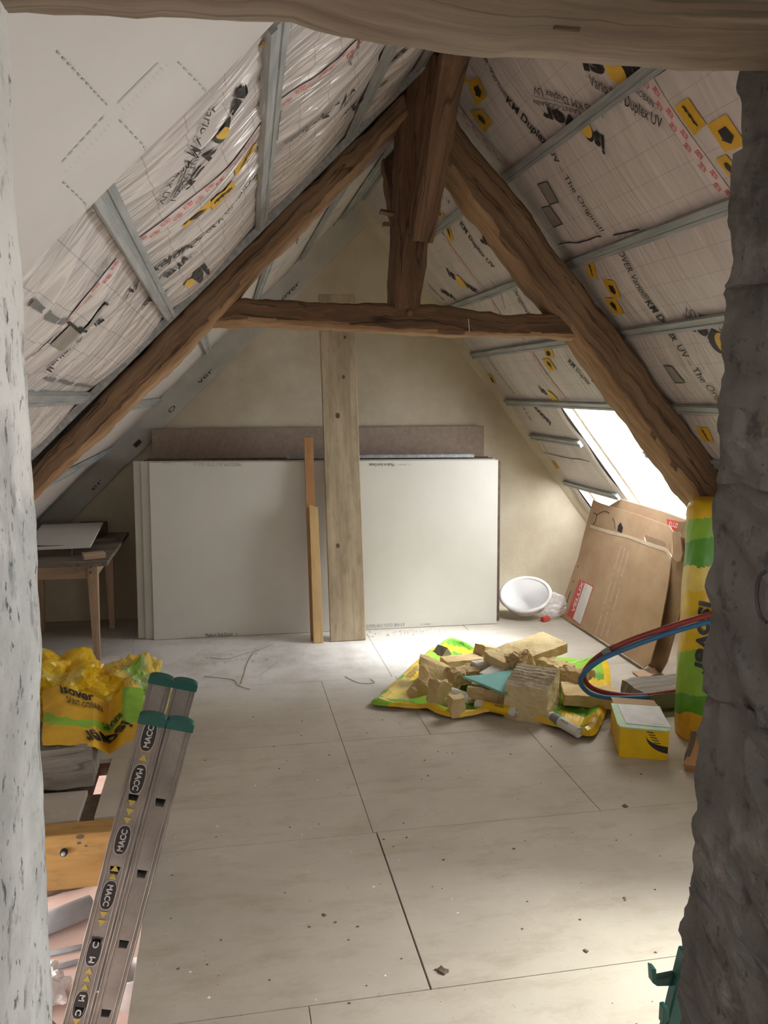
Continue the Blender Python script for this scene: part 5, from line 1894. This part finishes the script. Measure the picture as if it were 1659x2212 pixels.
def stile(off, y, face):
    """open channel: web in the plane y with the rung ends cut out, flanges turned inwards; face=-1 looks to the viewer"""
    t0 = top_a + wl * off + V((0, y - LY0, 0))
    M = Matrix((wl, -dl, wl.cross(-dl))).transposed().to_4x4(); M.translation = t0   # x across, y up the stile
    holes = []
    d = 0.255
    while d < LEN - 0.2:
        holes.append([(-0.0175, -d + 0.013), (0.0175, -d + 0.013), (0.0135, -d - 0.015), (-0.0135, -d - 0.015)])
        d += 0.24
    o = prism('stile', [(-SW / 2, -LEN), (SW / 2, -LEN), (SW / 2, 0), (-SW / 2, 0)], holes, 0.003, M, ALU, ld)
    for s in (-1, 1):
        box('flange', (0.003, LEN, 0.026), M @ Matrix.Translation((s * (SW / 2 - 0.0015), -LEN / 2, -0.013 if M.col[2][1] < 0 else -0.013)), ALU, o, 0.0005)
        box('rib', (0.004, LEN, 0.003), M @ Matrix.Translation((s * (SW / 2 - 0.014), -LEN / 2, 0.0012)), ALU, o, 0.001)
        box('rib', (0.005, LEN, 0.004), M @ Matrix.Translation((s * (SW / 2 - 0.002), -LEN / 2, 0.0012)), ALU, o, 0.0012)
    # rounded green end cap
    pts = [(-SW / 2 - 0.004, -0.016), (SW / 2 + 0.004, -0.016), (SW / 2 + 0.004, 0.004)] + [((SW / 2 + 0.004) * math.cos(k * math.pi / 10), 0.004 + 0.014 * math.sin(k * math.pi / 10)) for k in range(1, 10)] + [(-SW / 2 - 0.004, 0.004)]
    prism('end_cap', pts, None, 0.036, M @ Matrix.Translation((0, 0, 0.005)), DKGREEN, ld)
    return o, M


stA, MA = stile(0.0, LY0, -1)
stB, MB = stile(SW + 0.006, LY0, -1)
stile(0.0, LY1, 1)
stile(SW + 0.006, LY1, 1)
for off in (0.0, SW + 0.006):
    d = 0.255
    while d < LEN - 0.2:
        c = top_a + wl * off + dl * d
        M = Matrix((wl, -dl, wl.cross(-dl))).transposed().to_4x4(); M.translation = c
        s = [(-0.0175, 0.013), (0.0175, 0.013), (0.0135, -0.015), (-0.0135, -0.015)]
        vs, fs = [], []
        for y in (0.001, LY1 - LY0 - 0.001):
            for k in (1.0, 0.9):
                for a, b in s:
                    vs.append(c + wl * a * k - dl * b * k + V((0, y, 0)))
        for k in range(4):
            j = (k + 1) % 4
            fs += [(k, j, j + 8, k + 8), (k + 4, k + 12, j + 12, j + 4), (k, k + 4, j + 4, j), (k + 8, j + 8, j + 12, k + 12)]
        a, b = bev_mesh(vs, fs, 0)
        mk('rung', a, b, ALU, ld)
        # dark quad standing in for the shade inside the open rung
        q = [c + wl * a - dl * b + V((0, 0.03, 0)) for a, b in s]
        mk('rung_shade', q, [(0, 1, 2, 3)], DARK, ld)
        d += 0.24


HOLES_A = []
_d = 0.255
while _d < LEN - 0.2:
    HOLES_A.append(_d); _d += 0.24


def sticker(d, rev):
    L, Wd = 0.100, 0.0225

    def ov(w, l):
        return [(w * math.copysign(abs(math.cos(t)) ** 0.75, math.cos(t)), -d + l * math.copysign(abs(math.sin(t)) ** 0.75, math.sin(t))) for t in [2 * math.pi * k / 28 for k in range(28)]]
    cut, txt = None, 'MACC'
    for hd in HOLES_A:
        if abs(hd - d) < L / 2 - 0.012:
            cut = [[(-0.0175, -hd + 0.013), (0.0175, -hd + 0.013), (0.0135, -hd - 0.015), (-0.0135, -hd - 0.015)]]
            txt = 'M   C'
        elif abs(hd - d) < L / 2 + 0.02:
            d += 0.022 if hd < d else -0.022
    prism('sticker_rim', ov(Wd, L * 0.5), cut, 0.0006, MA @ Matrix.Translation((0, 0, 0.0016)), FAINT_INK, stA)
    prism('sticker', ov(Wd * 0.90, L * 0.475), cut, 0.0006, MA @ Matrix.Translation((0, 0, 0.0024)), DARK, stA)
    s = 1 if not rev else -1
    a = MA @ V((0.0085 * s, -d - 0.036 * s, 0.0026)); b = MA @ V((0.0085 * s, -d + 0.036 * s, 0.0026))
    lettering(txt, a, b, MA.col[2].to_3d(), FAINT_INK, stA, h=0.0175, off=0.0012, bold=0.03)


def arrow(d, rev):
    s = -1 if rev else 1
    prism('arrow', [(-0.0125, -d - 0.010 * s), (0.0125, -d - 0.010 * s), (0, -d + 0.011 * s)][::s], None, 0.0006, MA @ Matrix.Translation((0, 0, 0.0022)), ARROW, stA)


def dpx(py):
    q = at_y(330 - (py - 1556) * 167 / 656, py, LY0)
    return (q - top_a).dot(dl)


for py, rev in ((1590, 0), (1697, 1), (1814, 0), (1933, 1), (2056, 0), (2170, 1)):
    sticker(dpx(py), rev)
for py in (1617, 1636, 1655, 1875, 1893, 2096, 2113, 2131):
    arrow(dpx(py), 0)
for py in (1735, 1753, 1772, 1975, 1993, 2206):
    arrow(dpx(py), 1)

# ------------------------------------------------------------------ things on the floor below
LF = -2.5
o = tube('drain_pipe', [V((-1.75, 6.0, LF + 0.09)), V((-1.12, 6.35, LF + 0.09))], 0.085, PVC, n=20)
tag(o, 'thick grey plastic pipe lying on the floor below', 'pipe')
for k, (a, b) in enumerate((((-1.7, 5.85, LF + 0.02), (-0.95, 5.98, LF + 0.02)), ((-1.65, 5.68, LF + 0.02), (-0.95, 5.82, LF + 0.02)))):
    o = tube('conduit', [V(a), V(b)], 0.02, PVC, n=10)
    tag(o, ('thin grey tube on the floor below, further of a pair', 'thin grey tube on the floor below, nearer of a pair')[k], 'pipe')
for k, (c, s, r, lab) in enumerate((((-1.15, 7.25, LF + 0.05), (0.75, 0.16, 0.1), 0.12, 'dark timber offcut on the floor below, furthest from the ladder'),
                                    ((-1.5, 6.75, LF + 0.04), (0.5, 0.14, 0.08), 0.3, 'brown timber offcut on the floor below near the grey pipe'),
                                    ((-1.25, 5.0, LF + 0.04), (0.3, 0.2, 0.08), 0.7, 'dark offcut on the floor below at the foot of the ladder'))):
    o = rough_block('timber_offcut', s, Matrix.Translation(c) @ Matrix.Rotation(r, 4, 'Z'), DARKW, amp=0.01, cuts=5)
    tag(o, lab, 'offcut')
o = crumpled('rubble_bag', (-1.3, 5.45, LF), (0.16, 0.16, 0.13), 21.0, ([LABEL_WHITE], lambda q, t: 0), 'white crumpled bag on the floor below left of the ladder', 'bag', 4, None, LF)
o = box('steel_strip', (0.5, 0.09, 0.03), Matrix.Translation((-1.1, 6.85, LF + 0.02)) @ Matrix.Rotation(0.25, 4, 'Z'), PVC, None, 0.003)
tag(o, 'flat grey strip on the floor below beyond the pipe', 'strip')
bk = empty('paint_bucket', (-0.72, 5.35, LF), 'white bucket on the floor below right of the ladder', 'bucket')
lathe('bucket_body', [(0, 0), (0.11, 0), (0.13, 0.22), (0.137, 0.225), (0.126, 0.225), (0.106, 0.01), (0, 0.01)], Matrix.Translation((-0.72, 5.35, LF)), WHITE_P, bk)
tube('bucket_handle', catmull([(-0.85, 5.35, LF + 0.2), (-0.72, 5.24, LF + 0.16), (-0.59, 5.35, LF + 0.2)], 6), 0.004, STEEL, bk, 6)

# ================================================================== green trestle behind the pillar, bottom right
tr = empty('green_trestle', (1.0, 1.55, 0), 'green plastic work trestle with a hook arm behind the stone pillar', 'trestle')
TY = 1.55
a, b = at_y(1486, 2050, TY), at_y(1432, 2270, TY)
d = (b - a).normalized()
k = (b.z - 0.0) / -d.z
foot = b + d * k
M = frame((a + foot) / 2, foot - a, (0, -1, 0))
box('trestle_leg', ((foot - a).length, 0.035, 0.03), M, DKGREEN, tr, 0.004)
M2 = M @ Matrix.Translation((0.0, -0.045, 0.004))
if (M2.to_translation().x < M.to_translation().x): M2 = M @ Matrix.Translation((0.0, 0.045, 0.004))
box('trestle_panel', ((foot - a).length, 0.06, 0.018), M2, TEALP, tr, 0.004)
mid_leg = (a + foot) / 2
rear = mid_leg + V((0.40, 0.10, 0)); rear.z = 0.0
M3 = frame((a + rear) / 2, rear - a, (0, -1, 0))
box('rear_leg', ((rear - a).length, 0.035, 0.03), M3, DKGREEN, tr, 0.004)
p0, p1, p2 = at_y(1462, 2122, TY), at_y(1414, 2130, TY), at_y(1411, 2092, TY)
vs = [at_y(x, y, TY) for x, y in ((1408, 2091), (1418, 2094), (1419, 2117), (1462, 2108), (1464, 2130), (1420, 2131), (1410, 2124))]
bk_ = [v + V((0, 0.02, 0)) for v in vs]
n = len(vs)
fs = [tuple(range(n)), tuple(range(n, 2 * n))[::-1]] + [(i, i + n, (i + 1) % n + n, (i + 1) % n) for i in range(n)]
A_, B_ = bev_mesh(vs + bk_, fs, 0.001)
mk('hook_arm', A_, B_, DKGREEN, tr)
vs = [at_y(x, y, TY - 0.03) for x, y in ((1434, 2178), (1443, 2176), (1446, 2205), (1432, 2215))]
bk_ = [v + V((0, 0.02, 0)) for v in vs]
A_, B_ = bev_mesh(vs + bk_, [(0, 1, 2, 3), (7, 6, 5, 4), (0, 4, 5, 1), (1, 5, 6, 2), (2, 6, 7, 3), (3, 7, 4, 0)], 0.001)
mk('lower_hook', A_, B_, DKGREEN, tr)

# ================================================================== crumbs, wires and scraps on the floor
def crumbs(name, n, region, mat, smin, smax, seed, label, cat):
    r = random.Random(seed)
    vs, fs = [], []
    for _ in range(n):
        x, y = region(r)
        s = smin + (smax - smin) * r.random() ** 2.5
        a0 = r.random() * 6.28
        k = len(vs)
        m = 5
        for i in range(m):
            a = a0 + 6.28 * i / m
            q = s * (0.6 + 0.6 * r.random())
            vs.append(V((x + q * math.cos(a), y + q * math.sin(a) * 0.8, 0.0006)))
        vs.append(V((x, y, 0.001 + s * 0.5)))
        fs += [(k + i, k + (i + 1) % m, k + m) for i in range(m)]
    return tag(mk(name, vs, fs, mat), label, cat, kind='stuff')


crumbs('dark_crumbs', 260, lambda r: (-0.25 + 2.4 * r.random(), 1.6 + 2.6 * r.random()), DARKW, 0.0015, 0.0075, 3, 'dark crumbs and mud bits scattered over the front floor', 'crumbs')
crumbs('white_crumbs', 220, lambda r: (-0.4 + 2.9 * r.random(), 2.0 + 3.3 * r.random()), LABEL_WHITE, 0.002, 0.008, 5, 'white plaster crumbs scattered over the floor', 'crumbs')
crumbs('plaster_rubble', 150, lambda r: (0.85 + 0.65 * r.random() + 0.1 * r.random(), 5.40 + 0.13 * r.random()), BOARD_E, 0.003, 0.016, 8, 'plaster rubble along the foot of the plasterboard, right of the plank', 'rubble')
crumbs('plaster_rubble', 110, lambda r: (-0.2 + 0.7 * r.random(), 5.0 + 0.4 * r.random()), BOARD, 0.003, 0.014, 9, 'plaster rubble on the dusty floor left of the battens', 'rubble')
for pts, lab in (([(520, 1478), (528, 1455), (535, 1432), (548, 1412), (560, 1405)], 'pale curl of cord on the dusty floor, nearest the battens'),
                 ([(440, 1462), (480, 1466), (505, 1470), (515, 1482), (540, 1490)], 'dark wire on the floor just right of the ladder tops'),
                 ([(745, 1462), (775, 1476), (808, 1476), (800, 1468)], 'dark wire on the floor left of the insulation pile'),
                 ([(455, 1422), (490, 1424), (520, 1416), (560, 1404), (590, 1392)], 'thin twig on the dusty floor in front of the plasterboard'),
                 ([(560, 1462), (585, 1442), (600, 1432)], 'short pale cord piece right of the longer curl')):
    o = tube('cord_scrap', [p + V((0, 0, 0.003)) for p in catmull([at_z(*q) for q in pts], 5)], 0.0017, GREYT if 'dark' in lab else CARD, n=6)
    tag(o, lab, 'cord')
for px, py, s, lab in ((955, 2098, 0.014, 'muddy lump on the front floor beside the long joint'), (1350, 1742, 0.010, 'dark chip lying on the floor joint in front of the pillar'), (1265, 2055, 0.007, 'small mud lump on the bright floor at right'),
                       (700, 1977, 0.006, 'tiny dark lump left of the long floor joint')):
    o = rough_block('mud_lump', (s * 1.5, s * 2.2, s * 0.45), Matrix.Translation(at_z(px, py) + V((0, 0, s * 0.2))) @ Matrix.Rotation(0.6, 4, 'Z'), DARKW, amp=s * 0.4, cuts=4, freq=60)
    tag(o, lab, 'mud lump')
